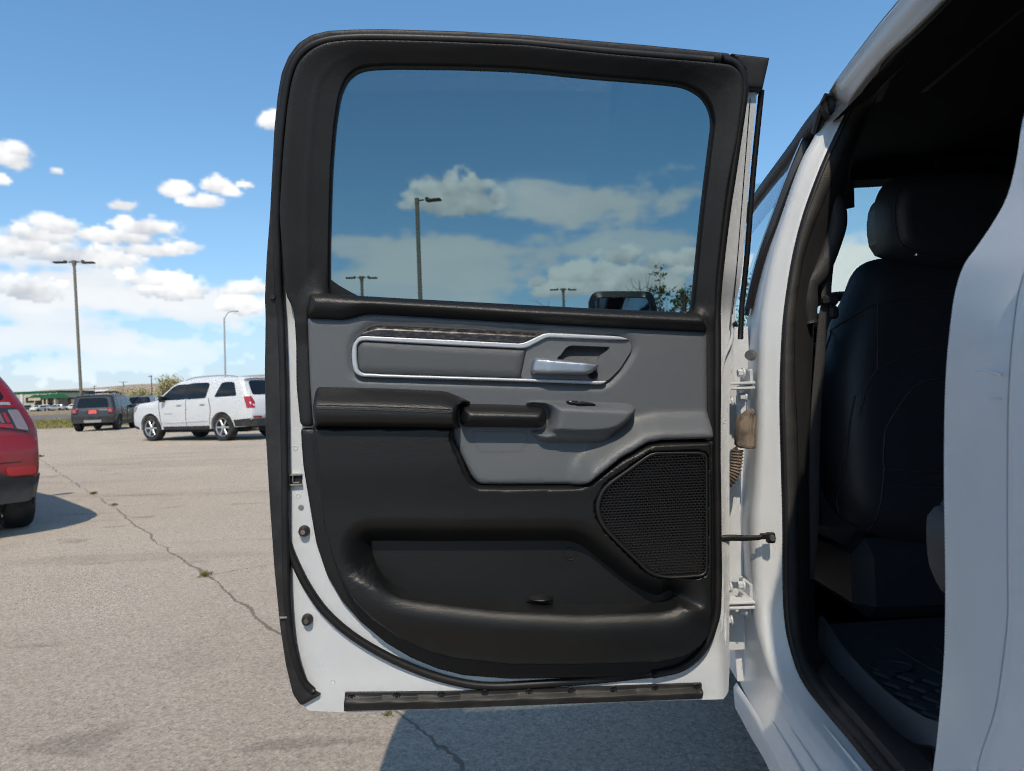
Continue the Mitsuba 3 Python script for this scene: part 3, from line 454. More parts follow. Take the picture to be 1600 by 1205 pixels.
mat('car_silver', (0.38, 0.39, 0.40), 0.30, 0.5, metallic=0.4, coat=1.0)
mat('cladding', dust((0.030, 0.031, 0.033), 0.25, (0.12, 0.115, 0.11), 6.0), 0.6, 0.35)
def tread(p, n, uv): return noise(p.x * 60, p.y * 60, p.z * 60)
mat('tyre', dust((0.020, 0.020, 0.020), 0.35, (0.10, 0.095, 0.09), 8.0), 0.75, 0.3)
mat('alloy', (0.62, 0.63, 0.65), 0.25, 0.5, metallic=0.9)
mat('alloy_dark', (0.10, 0.10, 0.105), 0.35, 0.5, metallic=0.5)
mat('lamp_red', (0.32, 0.008, 0.012), 0.12, 0.5, coat=1.0)
mat('lamp_clear', (0.22, 0.18, 0.20), 0.08, 0.5, coat=1.0)
mat('lamp_bar', (0.17, 0.11, 0.12), 0.15, 0.5)
mat('lamp_dark', (0.025, 0.016, 0.018), 0.10, 0.5, coat=1.0)
mat('plate_red', (0.72, 0.10, 0.09), 0.5, 0.4)
mat('plate_white', (0.70, 0.70, 0.70), 0.5, 0.4)
# ------------------------------------------------------------------ the setting
CRACKS = [[(float(q[0]), float(q[1])) for q in TRUCK.pop(k)] for k in ('crack', 'crack2', 'crack3', 'crack4')]
WEEDS = [np.array(p) for p in TRUCK.pop('weeds')]

def crack_line(p):
    """1 in the open cracks of the paving"""
    wx = (noise(p.x * 5, p.y * 5, 3) - 0.5) * 0.045 + (noise(p.x * 30, p.y * 30, 8) - 0.5) * 0.018
    wy = (noise(p.x * 5, p.y * 5, 5) - 0.5) * 0.045
    x, y = p.x + wx, p.y + wy
    out = mi.Float(0)
    for line, half in zip(CRACKS, (0.009, 0.006, 0.004, 0.004)):
        d = mi.Float(9)
        for a, b in zip(line[:-1], line[1:]):
            e = (b[0] - a[0], b[1] - a[1])
            l2 = e[0] * e[0] + e[1] * e[1]
            t = dr.clip(((x - a[0]) * e[0] + (y - a[1]) * e[1]) / l2, 0, 1)
            d = dr.minimum(d, dr.sqrt(dr.square(x - a[0] - e[0] * t) + dr.square(y - a[1] - e[1] * t)))
        w = half * (0.5 + 0.9 * noise(p.x * 3.1, p.y * 3.1, 2))
        out = dr.maximum(out, 1 - smoothstep(w * 0.6, w * 1.5, d))
    return out

def paving(p, n, uv):
    c = cell_speck(p, 165.0)
    c2 = cell_speck(p, 75.0)
    big = fbm(p.x * 0.35, p.y * 0.35, 4.0, 4)
    mid = fbm(p.x * 2.2, p.y * 2.2, 1.0, 3)
    tone = mix((0.284, 0.243, 0.197), (0.358, 0.313, 0.262), big * 0.7 + mid * 0.3)
    tone = tone * (0.30 + 0.85 * c + 0.55 * c2)
    streak = smoothstep(0.60, 0.78, fbm(p.x * 0.25 + p.y * 0.05, p.y * 1.6, 9.0, 3))
    tone = tone * (1 - 0.12 * streak)
    spot = smoothstep(0.72, 0.84, fbm(p.x * 1.3 + 7, p.y * 0.9, 6.0, 3)) + smoothstep(0.80, 0.86, noise(p.x * 2.7, p.y * 2.1, 12.0)) * 0.6
    tone = tone * (1 - 0.07 * dr.minimum(spot, 1))
    scuff = smoothstep(0.74, 0.82, noise(p.x * 0.8, p.y * 5.5, 15.0)) * smoothstep(0.55, 0.7, noise(p.x * 2.5, p.y * 2.5, 16.0))
    tone = tone * (1 - 0.25 * scuff)
    return mix(tone, (0.10, 0.085, 0.068), 0.75 * crack_line(p))

def cell_speck(p, k):
    return noise(p.x * k, p.y * k, 0.5)

scene['paving'] = {'type': 'bumpmap', 'arbitrary': proc(lambda p, n, uv: noise(p.x * 95, p.y * 95, 1.0) + 0.6 * noise(p.x * 210, p.y * 210, 2.0), 0.002), 'scale': 0.0035,
                   'bsdf': {'type': 'principled', 'base_color': proc(paving), 'roughness': 0.9, 'specular': 0.25}}

def dry_land(p, n, uv):
    a = fbm(p.x * 0.02, p.y * 0.02, 1.0, 4)
    b = fbm(p.x * 0.5, p.y * 0.5, 2.0, 3)
    return mix((0.27, 0.21, 0.135), (0.36, 0.30, 0.20), a * 0.6 + b * 0.4)
scene['dry_land'] = {'type': 'diffuse', 'reflectance': proc(dry_land)}
def turf(p, n, uv):
    a = fbm(p.x * 0.7, p.y * 0.9, 1.0, 4)
    return mix((0.12, 0.135, 0.045), (0.27, 0.235, 0.11), smoothstep(0.35, 0.72, a))
scene['turf'] = {'type': 'diffuse', 'reflectance': proc(turf)}
def road(p, n, uv):
    return mi.Color3f(0.20, 0.19, 0.19) * (0.85 + 0.3 * fbm(p.x * 0.1, p.y * 0.8, 1.0, 3))
scene['road_tar'] = {'type': 'diffuse', 'reflectance': proc(road)}
def concrete(p, n, uv):
    return mi.Color3f(0.40, 0.37, 0.32) * (0.8 + 0.4 * fbm(p.x * 3, p.y * 3, p.z * 3, 3))
scene['concrete'] = {'type': 'diffuse', 'reflectance': proc(concrete)}
def hill(p, n, uv):
    a = fbm(p.x * 0.006, p.y * 0.006, p.z * 0.02, 4)
    b = fbm(p.x * 0.02 + 5, p.y * 0.02, p.z * 0.25, 4)
    return mix(mix((0.33, 0.27, 0.22), (0.46, 0.37, 0.29), a), (0.24, 0.22, 0.17), 0.55 * smoothstep(0.55, 0.75, b))
scene['hill_earth'] = {'type': 'diffuse', 'reflectance': proc(hill)}

def sheet(x0, x1, y0, y1, z):
    return np.array([[x0, y0, z], [x1, y0, z], [x1, y1, z], [x0, y1, z]], float), np.array([[0, 1, 2], [0, 2, 3]])

EDGE = 37.6      # far edge of the lot
def edge_y(x): return EDGE + (x + 22) * 0.30   # the edge runs a little askew
add('ground', sheet(-6000, 6000, -6000, 6000, -0.02), 'dry_land')
setting('ground', 'flat dry tan land reaching to the horizon')
# the parking lot: a sheet with a finer middle
def quad(pts, z):
    p = np.array(pts, float)
    return np.c_[p, np.full(4, z)], np.array([[0, 1, 2], [0, 2, 3]])
add('parking_lot', quad([(-70, -45), (60, -45), (60, edge_y(60)), (-70, edge_y(-70))], 0.0), 'paving')
setting('parking_lot', 'worn tan asphalt parking lot with pale stone in it and weedy cracks')
def strip(x0, x1, a, b, z):
    return quad([(x0, edge_y(x0) + a), (x1, edge_y(x1) + a), (x1, edge_y(x1) + b), (x0, edge_y(x0) + b)], z)
k0, k1 = -70.0, 60.0
kerb = cat_(strip(k0, k1, 0.0, 1.5, 0.03), strip(k0, k1, 1.5, 1.51, 0.03))
add('kerb', (np.vstack([kerb[0][:4], kerb[0][:4] - [0, 0, 0.03]]), np.array([[0, 1, 2], [0, 2, 3], [4, 5, 1], [4, 1, 0]])), 'concrete')
setting('kerb', 'pale concrete edging strip along the far side of the lot')
add('grass_verge', strip(-400, 300, 1.5, 33, 0.004), 'turf')
setting('grass_verge', 'green and straw coloured grass verge beyond the lot')
add('road', strip(-600, 500, 33, 78, 0.0), 'road_tar')
setting('road', 'grey road running behind the grass verge')

# grass blades on the verge
def grass_blades(n):
    x = RG.uniform(-60, -12, n); t = RG.uniform(0, 1, n) ** 1.6
    y = EDGE + (x + 22) * 0.30 + 1.4 + t * 27
    c = np.c_[x, y, np.zeros(n)]
    patch = meshkit.fbm(c * 0.5, 3, 5)
    h = RG.uniform(0.06, 0.26, n) * (0.4 + patch * 1.3)
    a = RG.uniform(0, np.pi, n); w = RG.uniform(0.015, 0.04, n)
    dx = np.c_[np.cos(a) * w, np.sin(a) * w, np.zeros(n)]
    lean = RG.normal(0, 0.08, (n, 3)); lean[:, 2] = h
    v = np.stack([c - dx, c + dx, c + lean], 1).reshape(-1, 3)
    return v, np.arange(3 * n).reshape(-1, 3)
def blade(p, n, uv):
    a = fbm(p.x * 0.8, p.y * 0.8, 3.0, 3)
    return mix((0.13, 0.16, 0.04), (0.34, 0.29, 0.13), smoothstep(0.3, 0.7, a) * 0.8 + 0.2 * cell_speck(p, 15.0))
scene['blades'] = {'type': 'twosided', 'bsdf': {'type': 'diffuse', 'reflectance': proc(blade)}}
add('grass', grass_blades(60000), 'blades')
tag('grass', 'uncut green and straw grass on the verge behind the small dark SUV', 'grass', kind='stuff')

# hills
def hills():
    nx, ny = 180, 26
    x = np.linspace(-3800, 2600, nx); t = np.linspace(0, 1, ny)
    X, Tt = np.meshgrid(x, t, indexing='ij')
    Y = 1900 + Tt * 1600
    ridge = 44 + 26 * np.clip((X + 1900) / 1400, -0.6, 1.1) + 26 * (meshkit.fbm(np.stack([X * 0.0016, X * 0, X * 0], -1), 4, 2) - 0.5)
    Z = -1.0 + 1.6 * ridge * (sst(0, 0.75, Tt)) * (0.85 + 0.35 * meshkit.fbm(np.stack([X * 0.004, Y * 0.004, X * 0], -1), 4, 6)) * np.where(Tt > 0.9, 1.0, 1.0)
    v = np.stack([X, Y, Z], -1).reshape(-1, 3)
    i, j = np.meshgrid(np.arange(nx - 1), np.arange(ny - 1), indexing='ij')
    a = (i * ny + j).ravel()
    f = np.vstack([np.c_[a, a + ny, a + ny + 1], np.c_[a, a + ny + 1, a + 1]])
    return v, f
add('hills', hills(), 'hill_earth', smooth=True)
setting('hills', 'low bare tan hills along the horizon')

# ------------------------------------------------------------------ the pickup truck
PT = 'pickup_truck'
tag(PT, 'white pickup truck in the foreground, its rear side door standing wide open', 'pickup truck')
DR = PT + '__rear_door'
tag(DR, 'open rear door seen from its inner side, black and grey trim in a white shell')
D_O, D_U, D_N = np.array([-0.47199, 1.44, 0.0]), np.array([0.996514, 0.08343, 0.0]), np.array([0.08343, -0.996514, 0.0])   # the open door's plane
DV, DB = 1.36, 0.2
def dplace(u, v, w):
    u, v, w = np.broadcast_arrays(np.asarray(u, float), np.asarray(v, float), np.asarray(w, float))
    h = w + DB * np.maximum(0, v - DV)         # above the belt line the door leans in
    return D_O + u[..., None] * D_U + v[..., None] * np.array([0, 0, 1.0]) + h[..., None] * D_N

def dpath(name, w, it=2, n=0):
    p = np.array(DOOR[name])
    p = catmull(p, n) if n else chaikin(p, it, closed=False)
    return dplace(p[:, 0], p[:, 1], w)

def dpart(name, pg, front, back, m, step=0.008, parent=DR, closed=True, rings=(0.0012, 0.003, 0.0055)):
    if pg.geom_type == 'MultiPolygon': pg = max(pg.geoms, key=lambda g: g.area)
    return add(parent + '__' + name, surf(pg, step, front, back, dplace, closed, rings), m, smooth=True)

WIN = poly('window', 3)
# painted shell, with the window opening
shell = poly('shell', 1).difference(WIN.buffer(0.026))
U_T = max(p[0] for p in DOOR['flange'])
def shell_w(u, v):
    low = sst(0.80, 0.62, v)
    return -0.040 * sst(U_T - 0.004, U_T + 0.030, u) * (1 - 0.7 * sst(1.32, 1.45, v)) + 0.004 * sst(0.66, 0.60, v)
add(DR, surf(shell, 0.016, shell_w, lambda u, v: -0.145 + 0.09 * sst(1.22, 1.34, v), dplace), 'jamb_paint', smooth=True)
# outer moulding on the free edge and over the top
band = poly('moulding', 1)
dpart('edge_moulding', band, pillow(band, 0.004, 0.012, 0.006), -0.05, 'rubber', 0.007)
add(DR + '__edge_bead', tube(dpath('bead', 0.016, n=5), 0.0075, 10, squash=(1, 0.75)), 'rubber_dark', smooth=True)
mb = DOOR['mouldbutton'][0]
add(DR + '__edge_clip', tube(np.array([dplace(mb[0], mb[1], 0.012), dplace(mb[0], mb[1], 0.020)]), [0.007, 0.005], 14), 'rubber_dark', smooth=30)
st = DOOR['strips'][0]
add(DR + '__edge_rivet', box(dplace(st[0], st[1], 0.020), (0.016, 0.006, 0.004), 0.001), 'steel')

# window frame trim
fo = poly('frame_out', 2)
frame = fo.difference(WIN)
if frame.geom_type == 'MultiPolygon': frame = max(frame.geoms, key=lambda g: g.area)
def frame_w(u, v):
    xy = np.c_[u, v]
    di, do = dist(WIN.boundary, xy), dist(fo.exterior, xy)
    t = np.clip(di / (di + do + 1e-6), 0, 1)
    r = np.clip(do / 0.010, 0, 1)
    crease = 0.0012 * np.exp(-((t - 0.45) / 0.05) ** 2)
    leg = sst(1.36, 1.30, v)
    return 0.004 + (0.023 * t * (1 - leg) + 0.010 * leg) + 0.006 * np.sqrt(np.maximum(0, 1 - (1 - r) ** 2)) + crease * (1 - leg)
dpart('window_frame', frame, frame_w, -0.012, 'black_plastic', 0.006)
run = WIN.difference(WIN.buffer(-0.0042))
add(DR + '__glass_run', surf(run, 0.008, -0.003, -0.012, dplace), 'rubber_dark', smooth=True)
fil = poly('filler', 0).intersection(WIN.buffer(0.004))
dpart('window_corner_cover', fil, -0.004, -0.0115, 'black_plastic', 0.01)
pane = WIN.buffer(0.010)
p_, f_, e_ = tri(pane, 0.03)
def pane_w(u, v): return -0.0200 + 0.008 * (1 - ((u - 0.48) / 0.45) ** 2)    # a slightly bowed pane
add(DR + '__window_pane', (dplace(p_[:, 0], p_[:, 1], pane_w(p_[:, 0], p_[:, 1])), f_), 'tint_glass', smooth=True)
tag(DR + '__window_pane', 'dark tinted glass')

# right-hand seal, lower seal
add(DR + '__weatherstrip', tube(dpath('seal_right', 0.016, n=5), 0.0085, 10), 'rubber_dark', smooth=True)
add(DR + '__weatherstrip', tube(dpath('seal_low', 0.006, n=6), 0.0085, 10), 'rubber_dark', smooth=True)
br_ = poly('bracket', 0)
dpart('corner_bracket', br_, pillow(br_, 0.0, 0.006, 0.006), -0.05, 'rubber', 0.008)
add(DR + '__skin_edge', tube(dpath('skinedge', -0.03, n=4), 0.006, 8), 'rubber_dark', smooth=True)
for nm, w in (('jambcrease', -0.030), ('jambcrease2', -0.010), ('jambcrease3', -0.026)):
    add(DR + '__pressed_rib', tube(dpath(nm, w, n=6), 0.0035, 8, squash=(1, 0.8)), 'jamb_paint', smooth=True)
add(DR + '__seam_line', tube(dpath('jambline', -0.012, n=5), 0.0012, 6), 'rubber', smooth=True)

# inner trim
fl = poly('flange', 1)
dpart('trim_flange', fl, pillow(fl, 0.006, 0.010, 0.008), -0.01, 'black_grain', 0.009)
bt = poly('belt', 1)
dpart('belt_trim', bt, pillow(bt, 0.016, 0.046, 0.024), 0.0, 'black_soft', 0.004)
up = poly('upper', 1)
pod_u = max(p[0] for p in DOOR['pod'])
V684, V640 = DOOR['upper'][8][1], DOOR['upper'][8][1] + 0.058
pad_out = poly('pad_out', 1)
LOW_EDGE = LineString(DOOR['upper'][8:15])
FU0 = DOOR['upper'][14][0] - 0.02
def upper_extra(u, v):
    flare = 0.034 * sst(0.060, 0.004, dist(LOW_EDGE, np.c_[u, v])) * sst(FU0, FU0 + 0.05, u)
    lower_ = 0.010 * sst(1.14, 1.00, v) * (1 - sst(pod_u - 0.03, pod_u + 0.03, u))
    d = dist(pad_out, np.c_[u, v])
    moat = -0.006 * np.exp(-(d / 0.007) ** 2)
    return flare + lower_ + moat
RC_HOLE = poly('recess', 2).buffer(0.002)
dpart('upper_panel', up.difference(RC_HOLE), pillow(up, 0.026, 0.012, 0.010, upper_extra), 0.0, 'grey_grain', 0.006)
tag(DR + '__upper_panel', 'grey grained upper panel')
po = poly('pad_out', 1)
dpart('insert_base', po.difference(RC_HOLE), 0.0375, 0.02, 'black_gloss', 0.02)
si = poly('silver', 1)
dpart('silver_trim', si, pillow(si, 0.045, 0.0025, 0.0010), 0.036, 'silver', 0.003)
dt = poly('dark_trim', 0)
dline = LineString(np.array(DOOR['dark_trim_line']))
def dt_w(u, v):
    yl = np.interp(u, *np.array(DOOR['dark_trim_line']).T)
    return 0.0405 + 0.0065 * np.clip(1 - (v - yl) / 0.008, 0.0, 1) + 0.0 * u
dpart('dark_inlay', dt, dt_w, 0.036, 'burl', 0.003)
tag(DR + '__dark_inlay', 'glossy dark mottled inlay strip')
pd = poly('pad', 1)
dpart('insert_pad', pd, pillow(pd, 0.038, 0.0085, 0.016), 0.034, 'grey_pad', 0.005)
bz, rc = poly('bezel', 1), poly('recess', 2)
dpart('handle_bezel', bz.difference(rc), 0.0405, 0.020, 'grey_satin', 0.005)
dpart('handle_recess', rc.buffer(0.001), lambda u, v: 0.004 + 0.034 * np.clip((rc.bounds[3] - v) / (rc.bounds[3] - rc.bounds[1]), 0, 1), 0.004, 'grey_dim', 0.006)
lv = poly('lever', 1)
lu0 = min(p[0] for p in DOOR['lever'])
def lever_w(u, v):
    d = np.clip(dist(lv.boundary, np.c_[u, v]) / 0.007, 0, 1)
    return 0.048 + 0.012 * np.sqrt(np.maximum(0, 1 - (1 - d) ** 2)) + 0.012 * np.clip((u - lu0) / 0.034, 0, 1) - 0.004 * sst(lu0 + 0.10, lu0 + 0.14, u)
dpart('release_handle', lv, lever_w, 0.042, 'lever_silver', 0.003)
tag(DR + '__release_handle', 'satin silver lever')
add(DR + '__handle_pivot', tube(np.array([dplace(lu0 + 0.118, 1.225, 0.02), dplace(lu0 + 0.128, 1.225, 0.05)]), 0.008, 10), 'black_plastic', smooth=30)

# armrest, pull, switch pod
ar = poly('armrest', 1)
def on_arm(u, v):
    """a long roll: a broad sloping top, a tight turn underneath, rounded ends"""
    xs = np.array(ar.exterior.coords)
    d = dist(ar.exterior, np.c_[u, v])
    col = np.array([ar.intersection(LineString([(q, 0), (q, 3)])).bounds for q in np.linspace(ar.bounds[0] + .003, ar.bounds[2] - .003, 60)])
    qx = np.linspace(ar.bounds[0] + .003, ar.bounds[2] - .003, 60)
    hi, lo_ = np.interp(u, qx, col[:, 3]), np.interp(u, qx, col[:, 1])
    t = np.clip((hi - v) / np.maximum(hi - lo_, 1e-4), 0, 1)
    top = np.sin(np.clip(t / 0.52, 0, 1) * np.pi / 2)
    low = 1 - 0.35 * np.clip((t - 0.62) / 0.38, 0, 1) ** 2
    e = np.sqrt(np.maximum(0, 1 - (1 - np.clip(d / 0.012, 0, 1)) ** 2))
    return 0.030 + (0.012 + 0.058 * top * low) * e
dpart('armrest', ar, on_arm, 0.0, 'black_soft', 0.004)
sm = catmull(np.array(DOOR['seam']), 8)
for dv in (0.0, -0.0065):
    q = sm + [0, dv]
    w = on_arm(q[:, 0], q[:, 1])
    add(DR + '__armrest__seam', tube(dplace(q[:, 0], q[:, 1], w), 0.0011, 6), 'cabin_black' if dv == 0 else 'cabin_trim', smooth=True)
pu = poly('pull', 1)
dpart('pull_handle', pu, pillow(pu, 0.034, 0.054, 0.026), 0.0, 'black_soft', 0.004)
pod = poly('pod', 1)
cr = catmull(np.array(DOOR['pod_crease']), 6)
def pod_x(u, v):
    vc = np.interp(u, cr[:, 0], cr[:, 1])
    return -0.016 * sst(0.0, 0.012, vc - v)
dpart('switch_pod', pod, pillow(pod, 0.030, 0.056, 0.022, pod_x), 0.0, 'grey_grain', 0.004)
sw = poly('switch', 1)
dpart('window_switch', sw, pillow(sw, 0.074, 0.004, 0.003), 0.055, 'black_gloss', 0.003)
swc = np.array(sw.centroid.coords[0])
add(DR + '__window_switch__rocker', box(dplace(swc[0], swc[1] - 0.0005, 0.0785), (0.020, 0.0045, 0.005), 0.0015, np.c_[D_U, [0, 0, 1.0], D_N]), 'black_plastic')
add(DR + '__window_switch__mark', box(dplace(swc[0] - 0.004, swc[1] + 0.0028, 0.0785), (0.004, 0.0012, 0.0012), 0, np.c_[D_U, [0, 0, 1.0], D_N]), 'lamp_clear')
cv = poly('cover', 1)
def up_at(u, v): return pillow(up, 0.026, 0.012, 0.010, upper_extra)(u, v)
ring_ = cv.difference(cv.buffer(-0.0018))
add(DR + '__access_cover', surf(cv.buffer(-0.0016), 0.008, lambda u, v: up_at(u, v) + 0.0012, lambda u, v: up_at(u, v) - 0.004, dplace), 'grey_grain', smooth=True)
add(DR + '__access_cover__groove', surf(ring_, 0.006, lambda u, v: up_at(u, v) + 0.0005, lambda u, v: up_at(u, v) - 0.004, dplace), 'grey_dim', smooth=True)

# lower panel with its map pocket
lo, pk, sp, gr = poly('lower', 1), poly('pocket', 2), poly('speaker', 2), poly('grille', 2)
pkv = np.array(DOOR['pocket'])
pu0, pu1, pv0, pv1 = pk.bounds
def lower_w(u, v):
    xy = np.c_[u, v]
    inside = shapely.contains_xy(pk, u, v)
    dp = np.where(inside, 0, dist(pk, xy))
    near = shapely.get_coordinates(shapely.line_interpolate_point(pk.exterior, shapely.line_locate_point(pk.exterior, shapely.points(xy))))
    dirv = (v - near[:, 1]) / np.maximum(dp, 1e-6)
    below = sst(-0.2, -0.75, dirv)                       # straight under the pocket: the lip
    wd = 0.056 * (1 - below) + 0.012 * below
    lip = 0.62 + 0.38 * np.sqrt(np.maximum(0, 1 - (1 - np.clip(dp / 0.034, 0, 1)) ** 2))
    s = np.sin(np.clip(dp / wd, 0, 1) * np.pi / 2) ** 0.9 * (1 - below) + below * np.where(dp > 0, lip, 0)
    plate = 0.050 + 0.010 * below - 0.012 * below * sst(0.03, 0.10, dp)
    h = 0.012 + plate * s
    h = h + 0.006 * sst(0.0, 1.0, (v - pv1 - 0.06) / 0.10)
    de = np.clip(dist(lo.exterior, xy) / 0.022, 0, 1)
    edge = 0.022 + 0.060 * np.sqrt(np.maximum(0, 1 - (1 - de) ** 2))
    h = np.minimum(h, edge)
    h = np.where(shapely.contains_xy(sp.buffer(-0.001), u, v), np.minimum(h, 0.044), h)
    return h
dpart('lower_panel', lo.difference(pk), lower_w, lambda u, v: np.where(dist(pk.exterior, np.c_[u, v]) < 0.001, 0.002, 0.0), 'black_grain', 0.0045)
dpart('map_pocket', pk.buffer(0.0015), 0.004, 0.001, 'black_grain', 0.012)
tag(DR + '__lower_panel', 'black grained lower panel with a long map pocket')
def bump_w(u, v):
    a = shapely.Polygon(chaikin(DOOR['pocketbump'], 2))
    return 0.003 + 0.024 * np.sqrt(np.clip(dist(a.boundary, np.c_[u, v]) / 0.008, 0, 1))
dpart('pocket_boss', poly('pocketbump', 2), bump_w, 0.0, 'black_grain', 0.003)
em = DOOR['emblem'][0]
ga = np.linspace(0, 2 * np.pi, 33)
add(DR + '__pocket_mark', cat_(tube(dplace(em[0] + 0.0125 * np.cos(ga), em[1] + 0.0125 * np.sin(ga), 0.0055), 0.0009, 6, caps=False)), 'black_plastic', smooth=True)
tx = meshkit.text_mesh('N', 0.012, 0.0012)
tv = np.array(tx.vertices)
add(DR + '__pocket_mark', (dplace(em[0] - 0.0085 + tv[:, 0], em[1] - 0.006 + tv[:, 1], 0.0045 + tv[:, 2]), np.array(tx.faces)), 'black_plastic')

# loudspeaker
rg = sp.difference(gr)
dpart('speaker_ring', rg, pillow(rg, 0.062, 0.006, 0.004), 0.030, 'black_satin', 0.0035)
dpart('speaker_well', gr.buffer(0.002), 0.046, 0.040, 'cabin_black', 0.03)
tag(DR + '__speaker_ring', 'smooth black rim round the loudspeaker')
def grille_mesh():
    x0, y0, x1, y1 = gr.bounds
    ms, py, px = [], 0.0054, 0.0078
    ny = int((y1 - y0) / py)
    M = np.c_[D_U, [0, 0, 1.0], D_N]
    for i in range(ny + 1):
        y = y0 + i * py
        cut = gr.intersection(LineString([(x0 - 1, y), (x1 + 1, y)]))
        for g in getattr(cut, 'geoms', [cut]):
            if g.is_empty or g.geom_type != 'LineString': continue
            (a, _), (b, _) = g.coords[0], g.coords[-1]
            n = max(2, int((b - a) / (px / 2)))
            xs = np.linspace(a, b, n)
            ms.append(tube(dplace(xs, np.full(n, y), 0.0655 + 0.0010 * np.cos(xs / px * 2 * np.pi + np.pi * (i % 2))), 0.00105, 5))
        for x in np.arange(x0 + (i % 2) * px / 2, x1, px):
            if gr.contains(Point(x, y + py / 2)):
                ms.append(box(dplace(x, y + py / 2, 0.065), (0.0014, py, 0.0022), 0, M))
    return cat_(*ms)
add(DR + '__speaker_grille', grille_mesh(), 'black_satin', smooth=30)
tag(DR + '__speaker_grille', 'black grille of fine brick-pattern holes')

ga0 = np.linspace(0, 2 * np.pi, 17)
# bottom strip with its clips, buffers, latch, lock knob
ss = Polygon(DOOR['sillseal'])
sc = np.array(DOOR['sillcrease'])
def ss_w(u, v):
    vc = np.interp(u, sc[:, 0], sc[:, 1])
    return 0.012 + 0.010 * sst(0.002, -0.002, v - vc) - 0.006 * sst(-0.004, -0.02, v - vc)
dpart('sill_seal', ss, ss_w, -0.01, 'rubber', 0.005)
for u, v in DOOR['clips']:
    g = np.linspace(0, 2 * np.pi, 17)
    k = add(DR + '__sill_seal__clip', cat_(tube(dplace(u + 0.0062 * np.cos(g), v + 0.0055 * np.sin(g), 0.013), 0.0013, 5, caps=False),
                                           tube(np.array([dplace(u, v, 0.009), dplace(u, v, 0.016)]), [0.0040, 0.0032], 10)), 'rubber_dark', smooth=30)
for u, v in DOOR['bumpers']:
    add(DR + '__rubber_buffer', tube(dplace(np.full(5, u), np.full(5, v), np.array([0.0, 0.008, 0.015, 0.0162, 0.012])), [0.0115, 0.0105, 0.0085, 0.005, 0.0005], 18), 'rubber', smooth=40)
    add(DR + '__rubber_buffer__plug', tube(dplace(np.full(2, u), np.full(2, v), np.array([0.012, 0.0172])), 0.0048, 12), 'boot_rubber', smooth=40)
u, v = DOOR['holes'][0]
add(DR + '__bolt_hole', tube(dplace(np.full(3, u), np.full(3, v), np.array([-0.01, 0.0015, 0.0016])), [0.0058, 0.0056, 0.003], 14), 'steel', smooth=40)
u, v = DOOR['jambplug'][0]
add(DR + '__jamb_plug', tube(dplace(np.full(3, u), np.full(3, v), np.array([-0.036, -0.022, -0.020])), [0.0052, 0.0050, 0.003], 14), 'rubber_dark', smooth=40)
for u, v in DOOR['dimples']:          # spot-weld marks in the shell
    w0 = float(shell_w(np.array([u]), np.array([v]))[0])
    add(DR + '__weld_mark', tube(dplace(u + 0.0042 * np.cos(ga0), v + 0.0042 * np.sin(ga0), w0 + 0.0004), 0.0007, 5, caps=False), 'jamb_paint', smooth=True)
la = np.array(DOOR['latch']); lc = la.mean(0)
M3 = np.c_[D_U, [0, 0, 1.0], D_N]
add(DR + '__latch', cat_(*[box(dplace(lc[0] + dx, lc[1] + dy, 0.004), s, 0.001, M3) for dx, dy, s in
    ((0, 0.0095, (0.026, 0.004, 0.010)), (0, -0.0105, (0.026, 0.004, 0.012)), (-0.0115, 0, (0.003, 0.02, 0.012)), (0.002, -0.006, (0.014, 0.003, 0.012)), (-0.004, 0.002, (0.003, 0.014, 0.014)))]), 'steel')
add(DR + '__latch__opening', box(dplace(lc[0] + 0.001, lc[1], 0.0005), (0.022, 0.018, 0.003), 0, M3), 'cabin_black')
kb, kt = DOOR['knob']
add(DR + '__lock_knob', tube(dplace(np.full(4, kb[0]), np.array([kb[1] - 0.012, kt[1] - 0.003, kt[1] - 0.0006, kt[1]]), 0.03), [0.0042, 0.0042, 0.0036, 0.001], 12), 'black_plastic', smooth=40)
add(DR + '__lock_knob__collar', tube(dplace(np.full(3, kb[0]), np.array([kb[1] - 0.012, kb[1] - 0.003, kb[1] - 0.002]), 0.03), [0.012, 0.010, 0.006], 14), 'black_plastic', smooth=40)
# outer skin of the door, with its handle (away from the camera)
osk = poly('shell', 1).buffer(-0.004).difference(WIN.buffer(0.015))
add(DR + '__outer_handle', cat_(box(dplace(0.14, 1.22, -0.185), (0.20, 0.03, 0.012), 0.005, M3), *[box(dplace(0.14 + s, 1.22, -0.165), (0.02, 0.028, 0.045), 0.004, M3) for s in (-0.085, 0.085)]), 'car_white')

